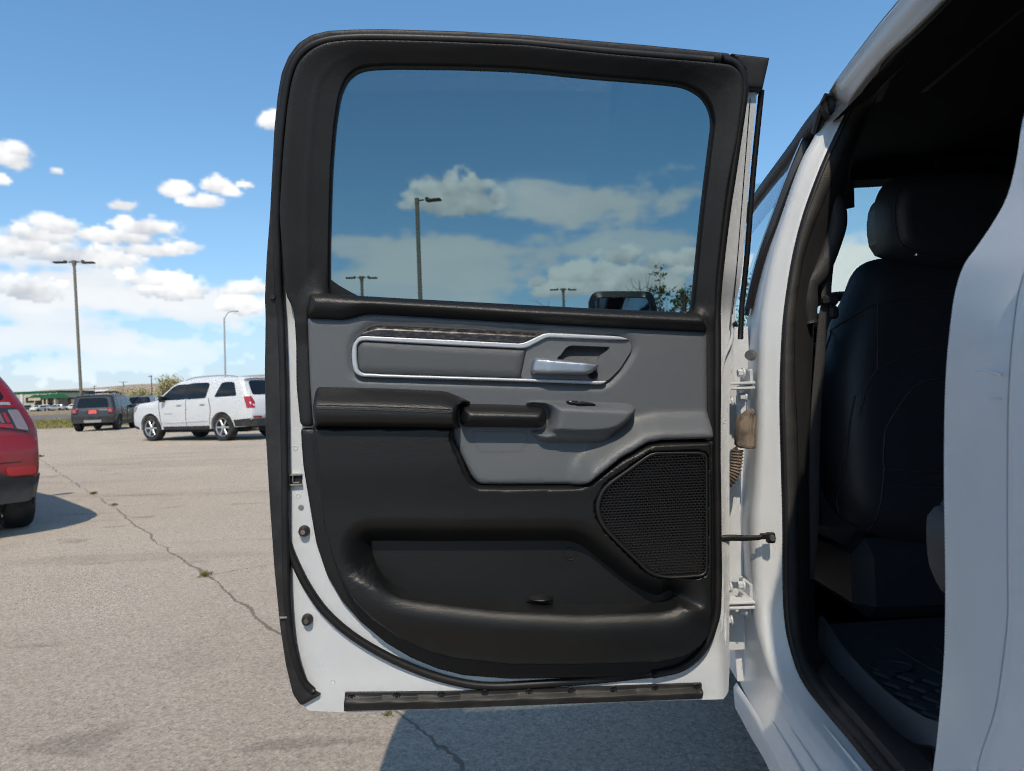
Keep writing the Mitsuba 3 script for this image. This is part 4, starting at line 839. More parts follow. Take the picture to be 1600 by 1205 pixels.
# hinges, wiring boot, check strap
add(DR + '__front_edge_flange', surf(Polygon([(0.895, 0.585), (1.004, 0.585), (1.004, 1.31), (0.97, 1.36), (0.895, 1.36)]), 0.03, -0.148, -0.156, dplace), 'jamb_paint', smooth=True)
for nm in ('hinge_u', 'hinge_l'):
    h = np.array(TRUCK[nm])
    a, b, s0, s1, d0, d1 = h
    k = PT + '__hinge'
    k = add(k, cat_(box((a + b) / 2 + [0, 0, 0.004], (abs(b[0] - a[0]) + 0.006, 0.05, 0.006), 0.0015),
                    box((a + b) / 2 + [0, 0, -0.007], (abs(b[0] - a[0]) + 0.004, 0.05, 0.006), 0.0015),
                    box([b[0] + 0.001, b[1] + 0.03, (s0[2] + b[2]) / 2], (0.007, 0.075, 0.044), 0.003),
                    box([b[0] - 0.003, b[1] + 0.03, (s1[2] + b[2]) / 2], (0.007, 0.07, 0.040), 0.003),
                    box([a[0] + 0.002, a[1] + 0.0, (d0[2] + d1[2]) / 2], (0.006, 0.05, 0.10), 0.002)), 'jamb_paint')
    for q, dx in ((s0, -0.006), (s1, -0.006), (d0, 0.008), (d1, 0.008)):
        q = q + np.array([0, -0.005, 0])
        hexa = tube(np.array([q + [dx - 0.006, 0, 0], q + [dx + 0.006, 0, 0]]), 0.0085, 6)
        wash = tube(np.array([q + [dx + 0.004, 0, 0], q + [dx + 0.008, 0, 0]]), 0.0115, 14)
        add(k + '__bolt', cat_(hexa, wash), 'jamb_paint', smooth=30)
bo = np.array(TRUCK['bolt'][0])
add(PT + '__body_plug', tube(np.array([bo + [-0.004, -0.004, 0], bo + [0.004, 0.006, 0]]), [0.010, 0.013], 14), 'steel', smooth=30)
B_ = np.array(TRUCK['boot'])
bb = B_[1]
cut = trimesh.convex.convex_hull(np.array([bb + np.array(q) * [0.00112, 0.0011, 0.00108] for q in
    [(10, -16, 42), (22, -10, 40), (22, 20, 40), (8, 14, 38), (-6, -18, 34), (-16, -20, -4), (-20, -16, -34), (-6, -20, -36), (14, -18, -34), (20, -8, -38), (20, 18, -38), (-18, 10, -30), (-12, 14, 22)]]))
bm = cut.subdivide().subdivide()
trimesh.smoothing.filter_taubin(bm, iterations=6)
WB = add(PT + '__wiring_boot', bm, 'boot_rubber', smooth=True)
tag(WB, 'dusty brown ribbed rubber wiring boot')
for q in (0.008, 0.0155):
    o = bb + [q, 0, 0]
    add(WB + '__collar', tube(np.array([o + [0.0 + z * 0.14, -0.019, z] for z in np.linspace(-0.034, 0.036, 9)]), 0.0028, 6), 'boot_rubber', smooth=True)
bp = catmull(B_[2:], 26)
L = np.r_[0, np.cumsum(np.linalg.norm(np.diff(bp, axis=0), axis=1))]
S = np.linspace(0, L[-1], 190)
bp = np.c_[[np.interp(S, L, bp[:, k]) for k in range(3)]].T
add(WB + '__bellows', tube(bp, 0.0126 + 0.0018 * np.sin(S * 2 * np.pi / 0.0066), 14), 'boot_rubber', smooth=True)
sp_ = np.array(TRUCK['strap'])
CS = add(PT + '__check_strap', tube(catmull(sp_[:5], 6), np.interp(np.arange(25), [0, 10, 24], [0.0075, 0.0066, 0.0045]), 10, squash=(1.0, 0.6)), 'rubber_dark', smooth=True)
e = sp_[5]
add(CS + '__bracket', cat_(box(e + [0, 0.004, -0.001], (0.017, 0.014, 0.022), 0.002), box(e + [-0.014, 0.003, 0.003], (0.016, 0.012, 0.012), 0.002)), 'rubber_dark')
add(CS + '__pin', tube(np.array([e + [0.001, -0.010, 0], e + [0.001, 0.006, 0]]), [0.0062, 0.0066], 14), 'steel', smooth=30)
# ------------------------------------------------------------------ truck body and cabin
HA = math.atan(0.08)
TF, TR = np.array([math.sin(HA), math.cos(HA), 0]), np.array([math.cos(HA), -math.sin(HA), 0])
TO = np.array([0.5, 1.6, 0.0])
def tk(s, l, z):
    """truck coordinates (s across from its left side, l along from the hinge pillar, z up) to the world"""
    s, l, z = np.broadcast_arrays(np.asarray(s, float), np.asarray(l, float), np.asarray(z, float))
    return TO + s[..., None] * TR + l[..., None] * TF + z[..., None] * np.array([0, 0, 1.0])
MT = np.c_[TR, TF, [0, 0, 1.0]]
def tbox(s, l, z, size, bevel=0.0): return box(tk(s, l, z), size, bevel, MT)
G = lambda k: np.array(TRUCK[k])
def resample(c, n):
    L = np.r_[0, np.cumsum(np.linalg.norm(np.diff(c, axis=0), axis=1))]
    S = np.linspace(0, L[-1], n)
    return np.stack([np.interp(S, L, c[:, k]) for k in range(3)], 1)
CW = 2.03       # width of the cab

# aperture: roof rail, hinge pillar and sill in one continuous pressing
rails = [G('rail_out'), G('rail_ridge'), G('rail_in') - [0.006, 0, 0], G('rail_in')]
pil = [G('p_gap'), G('p_side'), G('p_bright'), G('p_seal0')]
more_ = lambda c: np.vstack([c, c[-1:] - 0.22 * TF])
sil = [G('s_out')[1:], G('s_crease')[1:], G('s_in')[1:], resample(G('s_seal0')[1:], 4)]
back = tk(0.10, -0.95, 1.93), tk(0.12, -1.02, 1.85)
sil = [more_(c) for c in sil]
cur = [chaikin(np.vstack([a, b, c]), 3, closed=False) for a, b, c in zip(rails, pil, sil)]
deep = cur[0] + [0.03, 0.05, 0.0]
mid = [0.5 * (cur[1] + cur[2]) + [0, -0.004, 0.002]]
lip = cur[3] + [0.012, 0.004, 0]
add(PT + '__body', loft([deep, cur[0], cur[1], *mid, cur[2], cur[3], lip], flip=True), 'white_paint', smooth=38)
tag(PT + '__body', 'white painted roof rail, hinge pillar and sill round the door opening')
# sill front, below the traced step
so = catmull(more_(G('s_out')), 4)
add(PT + '__rocker_panel', loft([so + [0.002, 0, -0.001], so + [-0.006, 0, -0.012], so + [-0.004, 0, -0.06], so + [0.03, 0, -0.13], so + [0.12, 0, -0.14]], flip=False), 'white_paint', smooth=50)
# pinch-seam bead along the sill
for f_, r_ in ((0.35, 0.0045), (0.72, 0.0035)):
    add(PT + '__sill_bead', tube(catmull(G('s_out')[1:] * (1 - f_) + G('s_crease')[1:] * f_, 5) + [0, 0, 0.001], r_ * np.clip(np.arange(16) / 5, 0.05, 1), 8), 'white_paint', smooth=True)
add(PT + '__sill_bead', tube(catmull(0.5 * G('s_in')[1:] + 0.5 * resample(G('s_seal0')[1:], 4), 5) + [0, 0, 0.001], 0.0035 * np.clip(np.arange(16) / 5, 0.05, 1), 8), 'white_paint', smooth=True)

# rubber seal round the opening
sa = chaikin(np.vstack([G('rail_in')[:-1], G('p_seal0'), G('s_seal0')[1:]]), 3, closed=False)
sb = chaikin(np.vstack([G('r_seal1')[:-1], G('p_seal1'), G('s_seal1')[1:]]), 3, closed=False)
sc1, sc2 = 0.72 * sa + 0.28 * sb + [0, -0.012, 0.004], 0.35 * sa + 0.65 * sb + [0, -0.010, 0.004]
add(PT + '__door_seal', loft([sa + [0.006, 0.015, 0], sa + [0.002, -0.004, 0], sc1, 0.68 * sa + 0.32 * sb + [0, -0.005, 0.001]], flip=True), 'rubber_dark', smooth=50)
add(PT + '__door_seal__ribbed_lip', loft([0.70 * sa + 0.30 * sb + [0, -0.006, 0], sc2, sb + [0, -0.004, 0], sb + [0.01, 0.02, 0]], flip=True), 'rubber_ribbed', smooth=60)

# rear jamb and the body side behind the opening
ce, cs = G('c_edge'), G('c_step')
up1, up2 = tk(0.17, -0.78, 1.86), tk(0.13, -0.80, 1.72)
ce = np.vstack([[up1, up2], ce]); cs = np.vstack([[tk(0.14, -0.92, 1.86), tk(0.10, -0.94, 1.72)], cs])
ce = np.vstack([ce, [tk(0.025, -0.66, 0.47)]]); cs = np.vstack([cs, [tk(0.0, -0.74, 0.45)]])
ce, cs = catmull(ce, 4), catmull(cs, 4)
def back_by(c, l, ds=0.0): return c + l * TF + ds * TR
inn = ce + 0.07 * TR + 0.05 * TF
jm = [0.96 * ce + 0.04 * cs - 0.004 * TR, 0.6 * ce + 0.4 * cs - 0.003 * TR, 0.25 * ce + 0.75 * cs - 0.001 * TR, 0.10 * ce + 0.90 * cs + 0.004 * TR]
def cab_s(z): return np.interp(z, [0.4, 0.55, 1.30, 1.45, 1.62, 1.75, 1.88], [0.03, 0.0, 0.0, 0.045, 0.095, 0.135, 0.175])
CB = -1.15      # the back of the cab
def towards_back(t, out):
    z = cs[:, 2]
    l = (cs - TO) @ TF
    s_ = (cs - TO) @ TR
    return tk(s_ * (1 - t) + cab_s(z) * t - out, l * (1 - t) + CB * t, z)
sk = [cs + 0.006 * TR, cs - 0.002 * TF - 0.002 * TR, cs - 0.012 * TF - 0.006 * TR, towards_back(0.12, 0.007), towards_back(0.4, 0.006), towards_back(0.8, 0.004), towards_back(0.97, 0.002), towards_back(1.0, -0.01), towards_back(1.0, -0.08)]
add(PT + '__rear_pillar', loft([inn, ce + 0.004 * TR, *jm, *sk], flip=False), 'white_paint', smooth=42)
for nm in ('film1', 'film2'):
    add(PT + '__rear_pillar__film_edge', tube(catmull(G(nm), 6) - 0.003 * TR, 0.0011 if nm == 'film1' else 0.0006, 6), 'white_paint', smooth=True)
# wheel arch, bed and tailgate: one swept side, seen only from other places
def body_of(profile, s0, s1, step=0.12, crown=0.02):
    """a closed side profile (l, z) carried across the truck from s0 to s1, its edges eased"""
    pg = Polygon(profile).buffer(0)
    p, f, e = tri(pg, step)
    d = dist(pg.exterior, p)
    ins = 0.035 * (1 - np.clip(d / 0.07, 0, 1)) ** 2
    L_ = tk(s0 + ins, p[:, 0], p[:, 1]); Rr = tk(s1 - ins, p[:, 0], p[:, 1])
    n = len(p)
    g = np.linspace(0, 1, 7)
    rows = [tk(s0 + 0.035 + (s1 - s0 - 0.07) * t, p[:, 0], p[:, 1]) for t in g]
    vs = [L_, Rr]; fs = [f[:, ::-1], f + n]
    b = 2 * n
    for a_, c_ in zip(rows[:-1], rows[1:]):
        q0, q1, q2, q3 = a_[e[:, 0]], a_[e[:, 1]], c_[e[:, 1]], c_[e[:, 0]]
        m = len(e); k = b + np.arange(m)
        vs += [q0, q1, q2, q3]
        fs += [np.c_[k, k + m, k + 2 * m], np.c_[k, k + 2 * m, k + 3 * m]]
        b += 4 * m
    return np.vstack(vs), np.vstack(fs)
def arch(cx, r):
    return Point(cx, 0.40).buffer(r, 16).union(shapely.box(cx - r, -1, cx + r, 0.40))
fr = Polygon([(1.17, .48), (1.17, 1.24), (1.6, 1.24), (2.45, 1.19), (2.72, 1.10), (2.80, .95), (2.82, .60), (2.74, .42), (2.4, .42)]).difference(arch(1.98, .47))
add(PT + '__front_clip', body_of(fr.exterior.coords, 0.0, CW), 'white_paint', smooth=40)
bd = Polygon([(-1.18, .46), (-1.18, 1.34), (-2.95, 1.36), (-2.98, .55), (-2.7, .50)]).difference(arch(-1.90, .47))
add(PT + '__cargo_bed', body_of(bd.exterior.coords, 0.002, CW), 'white_paint', smooth=40)
for l in (1.98, -1.90):
    for s in (0.16, CW - 0.16):
        k = add(PT + '__wheel', cat_(xf(revolve([(0.24, -.13), (0.36, -.135), (0.39, -.11), (0.40, 0), (0.39, .11), (0.36, .135), (0.24, .13)], 40), np.block([[MT @ rotz(math.pi / 2), tk(s, l, 0.40)[:, None]], [np.zeros((1, 3)), 1]]))), 'tyre', smooth=35)
        add(k + '__rim', cat_(xf(revolve([(0.001, -.10), (0.06, -.10), (0.07, -.06), (0.20, -.05), (0.24, -.12), (0.25, -.12), (0.25, .12), (0.24, .12), (0.20, .05), (0.07, .06), (0.06, .10), (0.001, .10)], 40), np.block([[MT @ rotz(math.pi / 2), tk(s, l, 0.40)[:, None]], [np.zeros((1, 3)), 1]]))), 'alloy', smooth=30)
add(PT + '__chassis', cat_(tbox(CW / 2, 0.0, 0.42, (0.9, 5.4, 0.16)), tbox(CW / 2, 1.98, 0.40, (1.7, 0.14, 0.14)), tbox(CW / 2, -1.90, 0.40, (1.7, 0.14, 0.14))), 'cabin_black')

# roof
def roof_curve(s_in, dz):
    a = catmull(np.vstack([tk(0.172, -1.15, 1.868)[None], tk(0.172, -0.80, 1.868)[None], G('rail_out')]), 4)
    return a + s_in * TR + [0, 0, dz]
half = [roof_curve(0.0, 0.0), roof_curve(0.012, 0.018), roof_curve(0.06, 0.036), roof_curve(0.25, 0.055), roof_curve(0.75, 0.07)]
mir = [c + (CW - 2 * ((c - TO) @ TR))[:, None] * TR for c in half[::-1]]
add(PT + '__roof', loft(half + mir, flip=False), 'white_paint', smooth=50)
ft = G('fd_top')
lead = catmull(np.vstack([G('rail_out')[-1:], ft[:-1]]), 4)
def front_row(s, dz, zmin):
    c = lead + s * TR + [0, 0, dz]
    c = c[((c - TO) @ TF) < 0.60]
    c[:, 2] = np.maximum(c[:, 2], zmin)
    return c
h2 = [front_row(*q) for q in ((0.0, 0.0, 0), (0.012, 0.018, 0), (0.06, 0.034, 1.80), (0.25, 0.05, 1.875), (0.75, 0.062, 1.895))]
m2 = [c + (CW - 2 * ((c - TO) @ TR))[:, None] * TR for c in h2[::-1]]
nmin = min(len(c) for c in h2 + m2)
add(PT + '__roof_front', loft([c[:nmin] for c in h2 + m2], flip=False), 'white_paint', smooth=50)

# front door (closed): skin, window, frame
FD = add(PT + '__front_door', surf(Polygon([(0.10, .50), (0.10, 1.33), (1.16, 1.30), (1.16, .50)]), 0.07,
         lambda l, z: 0.004 + 0.010 * np.sin(np.clip((z - .5) / .8, 0, 1) * np.pi), -0.05, lambda l, z, w: tk(-w, l, z)), 'white_paint', smooth=True)
def side_s(z): return np.interp(z, [0.4, 1.30, 1.50, 1.62, 1.75, 1.82], [0.0, 0.005, 0.055, 0.10, 0.165, 0.20])
s0, s1 = resample(catmull(G('fd_strip0'), 4), 21), resample(catmull(G('fd_strip1'), 4), 21)
add(FD + '__pillar_cover', loft([s0 + [0.02, 0.03, 0], s0 + [0, 0.004, 0], 0.5 * (s0 + s1) + [-0.006, -0.006, 0], s1, s1 + [0.02, 0.02, 0]], flip=True), 'black_gloss', smooth=40)
add(FD + '__bright_strip', tube(0.8 * s0 + 0.2 * s1 + [-0.004, -0.006, 0], 0.0022, 6), 'chrome', smooth=True)
top = catmull(ft, 5)
add(FD + '__window_frame', tube(top + [0.004, 0, -0.016], 0.019, 10, squash=(1.1, 0.8)), 'rubber', smooth=True)
tip = ft[0]
add(FD + '__corner_piece', tube(np.array([tip + [-0.003, -0.004, 0.006], tip + [-0.004, 0.02, -0.02], tip + [-0.006, 0.05, -0.06]]), [0.004, 0.011, 0.010], 8), 'black_gloss', smooth=True)
lt, zt = (top - TO) @ TF, top[:, 2]
ls = np.linspace(0.10, 0.98, 23)
stp = np.interp(ls, lt, (top - TO) @ TR)          # how far in the window's upper edge lies
ztp = np.interp(ls, lt, zt) - 0.012
glass = loft([tk(0.005 + (stp + 0.002) * t ** 1.25, ls, 1.30 + t * (ztp - 1.30)) for t in np.linspace(0, 1, 12)])
add(FD + '__window', glass, 'clear_glass', smooth=True)
add(FD + '__belt_strip', tube(tk(-0.006, np.linspace(0.08, 1.15, 8), 1.315), 0.010, 8), 'rubber_dark', smooth=True)
add(FD + '__handle', cat_(tbox(-0.045, 0.24, 1.14, (0.02, 0.22, 0.035), 0.008), tbox(-0.02, 0.15, 1.14, (0.05, 0.025, 0.03), 0.006), tbox(-0.02, 0.33, 1.14, (0.05, 0.025, 0.03), 0.006)), 'white_paint')
add(FD + '__inner_trim', cat_(tbox(0.10, 0.62, 0.95, (0.06, 1.0, 0.72), 0.02), tbox(0.13, 0.55, 1.02, (0.08, 0.6, 0.06), 0.02)), 'cabin_black')
# windscreen pillar and screen
wsb = [tk(s, 1.12, 1.30) for s in np.linspace(0.10, CW - 0.10, 13)]
wst = [tk(s, 0.66, 1.815) for s in np.linspace(0.215, CW - 0.215, 13)]
W = [np.array([a * (1 - t) + b * t + TF * 0.10 * math.sin(math.pi * (i / 12.0)) * (1 - 0.3 * t) for i, (a, b) in enumerate(zip(wsb, wst))]) for t in np.linspace(0, 1, 9)]
add(PT + '__windscreen', loft(W), 'clear_glass', smooth=True)
lead_in = [p for p in top[6:] if (p - TO) @ TF < 0.60]
pl_ = np.vstack([np.array(lead_in) + 0.035 * TR + [0, 0, -0.012], [tk(0.125, 0.86, 1.58)], [tk(0.075, 1.06, 1.38)], [tk(0.05, 1.17, 1.27)]])
add(PT + '__windscreen_pillar', tube(chaikin(pl_, 2, closed=False), 0.030, 10), 'rubber', smooth=True)
pr_ = pl_ + (CW - 2 * ((pl_ - TO) @ TR))[:, None] * TR
add(PT + '__windscreen_pillar', tube(chaikin(pr_, 2, closed=False), 0.030, 10), 'rubber', smooth=True)
# far side of the cab, rear wall, floor, headliner, bulkhead: the closed dark room of the cabin
fs_ = [tk(CW - x, np.linspace(-1.1, 1.16, 12), z) for x, z in ((0.03, .50), (0.0, .75), (0.0, 1.20), (0.01, 1.32), (0.11, 1.60), (0.20, 1.84))]
add(PT + '__far_side', loft(fs_[:4]), 'white_paint', smooth=50)
add(PT + '__far_windows', loft(fs_[3:]), 'car_glass', smooth=50)
zc = np.array([.47, .55, 1.30, 1.45, 1.62, 1.75, 1.88])
outl = Polygon(np.vstack([np.c_[cab_s(zc) + .004, zc], np.c_[CW - cab_s(zc) - .004, zc][::-1]]))
wn = Polygon(roundc([(0.22, 1.40), (CW - 0.22, 1.40), (CW - 0.30, 1.76), (0.30, 1.76)], 0.05))
backp = lambda u, v, w: tk(u, CB - w, v)
add(PT + '__cab_rear', surf(outl.difference(wn), 0.15, 0.0, -0.04, lambda u, v, w: tk(CW - u, CB - w, v)), 'white_paint')
add(PT + '__rear_window', surf(wn.buffer(0.01), 0.2, -0.012, -0.02, lambda u, v, w: tk(CW - u, CB - w, v)), 'car_glass')
add(PT + '__cabin_lining', cat_(tbox(CW - 0.10, 0.05, 1.20, (0.04, 2.2, 1.26)), tbox(CW / 2, -1.03, 1.2, (CW - 0.2, 0.04, 1.26)),
    tbox(CW / 2, 1.12, 0.95, (CW - 0.14, 0.06, 0.70)), tbox(CW / 2 + 0.06, 0.05, 0.50, (CW - 0.22, 2.2, 0.06))), 'cabin_black')
hl = [tk(s, np.linspace(-1.05, 0.66, 12), z + 0.0 * np.linspace(-1.05, 0.66, 12)) for s, z in ((0.225, 1.765), (0.30, 1.80), (0.55, 1.835), (CW - 0.55, 1.835), (CW - 0.30, 1.80), (CW - 0.12, 1.765))]
add(PT + '__headliner', loft(hl, flip=True), 'headliner', smooth=50)
r1 = catmull(G('r_seal1'), 4)
hd = r1 + [0.05, 0, -0.004]
hd[:, 2] = np.maximum(hd[:, 2], 1.775)
add(PT + '__headliner__edge', loft([r1, 0.5 * (r1 + hd) + [0, 0, 0.012], hd + [0.02, 0, 0.03], tk(0.42, (r1 - TO) @ TF, 1.815)], flip=True), 'cabin_trim', smooth=50)
add(PT + '__header_rail', tbox(CW / 2, 0.62, 1.835, (CW - 0.68, 0.12, 0.10), 0.015), 'headliner')
add(PT + '__sun_visor', tbox(1.02, 0.52, 1.70, (0.66, 0.03, 0.26), 0.012), 'headliner')
add(PT + '__rear_view_mirror', tbox(1.0, 0.46, 1.60, (0.26, 0.05, 0.09), 0.02), 'cabin_black')
# dashboard, steering wheel
add(PT + '__dashboard', cat_(tbox(CW / 2, 0.98, 1.18, (CW - 0.20, 0.30, 0.34), 0.06), tbox(0.56, 0.90, 1.36, (0.46, 0.22, 0.12), 0.05), tbox(CW / 2, 0.82, 0.95, (0.34, 0.3, 0.5), 0.05)), 'cabin_black')
ga = np.linspace(0, 2 * np.pi, 41)
tilt = math.radians(28)
ex, ez = TR, np.array([0, 0, 1.0]) * math.cos(tilt) + TF * math.sin(tilt)
wc = tk(0.50, 0.66, 1.30)
ring = wc + 0.185 * np.cos(ga)[:, None] * ex + 0.185 * np.sin(ga)[:, None] * ez
add(PT + '__steering_wheel', cat_(tube(ring, 0.016, 10, caps=False), tube(np.array([wc - 0.18 * ex, wc + 0.18 * ex]), 0.014, 8), tube(np.array([wc, wc - 0.18 * ez]), 0.016, 8), xf(revolve([(0.001, -0.03), (0.06, -0.028), (0.075, 0), (0.06, 0.03), (0.001, 0.03)], 20), np.block([[np.c_[ex, np.cross(ez, ex), ez], wc[:, None]], [np.zeros((1, 3)), 1]]))), 'cabin_trim', smooth=40)
vi = G('visor')
def flat_prism(pts, nrm, t):
    p = np.array(pts); nrm = np.asarray(nrm, float)
    c = p.mean(0); a = p[1] - p[0]; a /= np.linalg.norm(a); b = np.cross(nrm, a)
    q = np.c_[(p - c) @ a, (p - c) @ b]
    pg = Polygon(q).buffer(0)
    return surf(pg, 0.02, t / 2, -t / 2, lambda u, v, w: c + u[..., None] * a + v[..., None] * b + np.broadcast_to(w, u.shape)[..., None] * nrm)
add(PT + '__visor_bracket', flat_prism(vi, [0, -1, 0], 0.003), 'seat_grey')

# hinge-pillar trim with grab handle, belt
pe = catmull(G('ptrim_edge'), 4)
si_ = catmull(np.vstack([G('r_seal1')[-2:-1], G('p_seal1'), G('s_seal1')[:1]]), 4)
a_, b_ = resample(si_, 60), resample(pe, 60)
add(PT + '__pillar_trim', loft([a_ + [0, 0.01, 0], a_ + [0.002, -0.004, 0], 0.6 * a_ + 0.4 * b_ + [0, -0.012, 0], b_ + [0, -0.004, 0], b_ + [0.01, 0.05, 0], b_ + [0.0, 0.14, 0]], flip=True), 'cabin_trim', smooth=40)
hp = catmull(np.vstack([G('handle_top')[:2], G('handle')]), 5)
rr = np.interp(np.linspace(0, 1, len(hp)), [0, .12, .22, .5, .75, .9, 1], [0.012, .018, .022, .020, .022, .022, .012])
add(PT + '__grab_handle', tube(hp, rr, 12, squash=(1.0, 0.85)), 'cabin_trim', smooth=True)
bw = catmull(G('belt_web'), 5)
wd = np.interp(np.linspace(0, 1, len(bw)), [0, .1, 0.8, 1], [.009, .011, .012, .008])
add(PT + '__seat_belt', loft([bw + np.c_[-wd, 0 * wd, 0 * wd], bw + [0, -0.003, 0], bw + np.c_[wd, 0 * wd + 0.002, 0 * wd], bw + np.c_[wd, 0 * wd + 0.005, 0 * wd], bw + [0, 0.001, 0], bw + np.c_[-wd, 0 * wd + 0.003, 0 * wd]]), 'webbing', smooth=40)
q = G('belt_web')[2]
add(PT + '__seat_belt__guide', cat_(box(q + [0.004, -0.010, 0.006], (0.034, 0.02, 0.022), 0.006), box(q + [0.012, -0.008, -0.02], (0.02, 0.018, 0.03), 0.006)), 'black_plastic')

# driver's seat
def yplane(c): return lambda u, v, w: np.stack([u, c - w, v], -1)
def xz(name): return G(name)[:, [0, 2]]
SE = PT + '__driver_seat'
sbk = Polygon(chaikin(xz('seatback'), 2)).buffer(0)
def seat_w(u, v):
    z0 = 0.85
    return pillow(sbk, -0.02, 0.075, 0.10)(u, v) + 0.02 * np.sin(np.clip((v - z0) / 0.6, 0, 1) * np.pi) - 0.06 * np.clip((v - 0.85) / 0.6, 0, 1)
add(SE, cat_(surf(sbk, 0.022, seat_w, -0.07, yplane(1.80), rings=(0.003, 0.01)), surf(sbk.buffer(-0.07), 0.04, -0.05, -0.20, yplane(1.80))), 'seat_leather', smooth=True)
tag(SE, "back of the driver's seat in black leather with piping")
hr = Polygon(chaikin(xz('headrest'), 2)).buffer(0)
add(SE + '__headrest', cat_(surf(hr, 0.015, pillow(hr, -0.05, 0.075, 0.055), -0.055, yplane(1.80), rings=(0.002, 0.006, 0.014)), surf(hr.buffer(-0.03), 0.03, -0.05, -0.15, yplane(1.80))), 'seat_leather', smooth=True)
add(SE + '__headrest_post', tube(np.array([[1.4395 - 0.42, 1.80, 1.50], [1.4395 - 0.42, 1.80, 1.56]]), 0.006, 8), 'chrome', smooth=True)
for i in range(1, 9):
    c = catmull(xz('seam%d' % i), 5)
    w = seat_w(c[:, 0], c[:, 1]) + 0.0005
    add(SE + '__piping', tube(yplane(1.80)(c[:, 0], c[:, 1], w), 0.0026, 6), 'seat_piping', smooth=True)
hs = chaikin(xz('headrest'), 2)
hs2 = np.array(Polygon(hs).buffer(-0.022).exterior.coords)
add(SE + '__headrest__piping', tube(yplane(1.80)(hs2[:, 0], hs2[:, 1], pillow(hr, -0.05, 0.075, 0.055)(hs2[:, 0], hs2[:, 1])), 0.0016, 6, caps=False), 'cabin_trim', smooth=True)
add(SE + '__cushion', cat_(box([1.06, 2.08, 0.86], (0.54, 0.52, 0.20), 0.06), box([1.06, 2.02, 0.70], (0.46, 0.5, 0.20), 0.04)), 'seat_leather', smooth=30)
rs = Polygon(chaikin(xz('rear_seat'), 2)).buffer(0)
RS = add(PT + '__rear_seat', surf(rs, 0.02, pillow(rs, -0.008, 0.03, 0.03), -0.012, yplane(1.12)), 'seat_grey', smooth=True)
RS_B = np.array(rs.exterior.coords)
RX0, RX1, RZ1 = RS_B[:, 0].min(), RS_B[:, 0].max(), RS_B[:, 1].max()
add(RS + '__cushion_top', box([RX0 + 0.312, 1.085, RZ1 + 0.002], (0.60, 0.07, 0.020), 0.009), 'seat_leather', smooth=30)
add(RS + '__cushion_side', box([RX0 + 0.62, 0.82, 0.86], (1.0, 0.60, 0.24), 0.03), 'seat_leather', smooth=30)
for q in (0.0, 0.010):
    add(RS + '__stitching', tube(np.array([[RX0 + 0.014, 1.098, RZ1 - 0.010 - q], [RX0 + 0.20, 1.098, RZ1 - 0.008 - q]]), 0.0018, 6), 'cabin_black', smooth=True)
# sill scuff plate
ss0, ss1, ss2 = catmull(G('s_seal1'), 5), catmull(G('s_scuff'), 5), catmull(G('mat_edge_bot'), 5)
n = 40
A_, B2, C_ = resample(ss0, n), resample(ss1, n), resample(ss2, n)
SP = add(PT + '__scuff_plate', loft([A_ + [0.0, 0, -0.006], 0.8 * A_ + 0.2 * B2 + [0, 0, 0.010], B2 + [0, 0, 0.008], 0.5 * (B2 + C_) + [0, 0, 0.002], C_], flip=False), 'cabin_trim', smooth=40)
for t in np.linspace(0.15, 0.85, 7):
    r_ = (B2 * (1 - t) + C_ * t)[8:32] + [0, 0, 0.007 - 0.004 * t]
    add(SP + '__tread', tube(r_, 0.0018, 5), 'cabin_black', smooth=True)
# the rubber floor mat lies loose in the footwell
mt, mbm = catmull(G('mat_edge_top'), 5), catmull(G('mat_edge_bot'), 5)
n = 30
Tm, Bm = resample(mt, n), resample(mbm, n)
FM = 'floor_mat'
tag(FM, 'black ribbed rubber floor mat with raised dusty edge behind the front seat', 'floor mat')
add(FM + '__raised_edge', loft([Bm, Bm + [-0.002, 0, 0.004], Tm + [-0.003, 0, -0.006], Tm + [0.002, 0, 0.001], Tm + [0.008, 0, -0.002], Tm + [0.010, 0.0, -0.022]], flip=False), 'mat_edge', smooth=40)
In = Tm + [0.010, 0.0, -0.022]
Out = Tm + [0.60, 0.05, -0.022]
flat = [In * (1 - t) + Out * t for t in np.linspace(0, 1, 8)]
zf = float(In[:, 2].mean())
add(FM + '__sheet', loft(flat, flip=False), 'mat_rubber', smooth=True)
def mat_pt(x, y):
    k = np.argsort(In[:, 1]); z = np.interp(y, In[k, 1], In[k, 2])
    return np.array([x, y, z])
def edge_x(y):
    k = np.argsort(In[:, 1]); return np.interp(y, In[k, 1], In[k, 0])
for i in range(17):             # parallel ribs towards the seat
    x = 0.93 + i * 0.018
    ys = np.linspace(1.47 - i * 0.008 + 0.0, 1.66, 6)
    add(FM + '__rib', tube(np.array([mat_pt(x + (y - 1.5) * 0.12, y) + [0, 0, 0.002] for y in ys]), 0.0042, 5), 'mat_rubber', smooth=True)
add(FM + '__border', tube(catmull(np.array([mat_pt(x, y) + [0, 0, 0.001] for x, y in ((0.86, 1.66), (0.89, 1.54), (0.96, 1.46), (1.06, 1.40), (1.2, 1.34))]), 6), 0.004, 6), 'mat_rubber', smooth=True)
for i in range(5):              # scale-like grips near the door
    for j in range(9):
        y = 1.54 - j * 0.052 - i * 0.022
        x = edge_x(y) + 0.045 + i * 0.042 + j * 0.001
        if y < 1.06: continue
        o = mat_pt(x, y)
        v, f = box(o + [0, 0, 0.003], (0.036, 0.042, 0.010), 0.004, rotz(0.5))
        add(FM + '__grip', (v, f), 'mat_rubber')
e0 = mat_pt(edge_x(1.58) + 0.075, 1.58)
gm = np.linspace(0, 2 * np.pi, 25)
add(FM + '__oval_mark', tube(np.c_[e0[0] + 0.045 * np.cos(gm), e0[1] + 0.030 * np.sin(gm), e0[2] + 0.002 + 0 * gm], 0.003, 6, caps=False), 'mat_rubber', smooth=True)
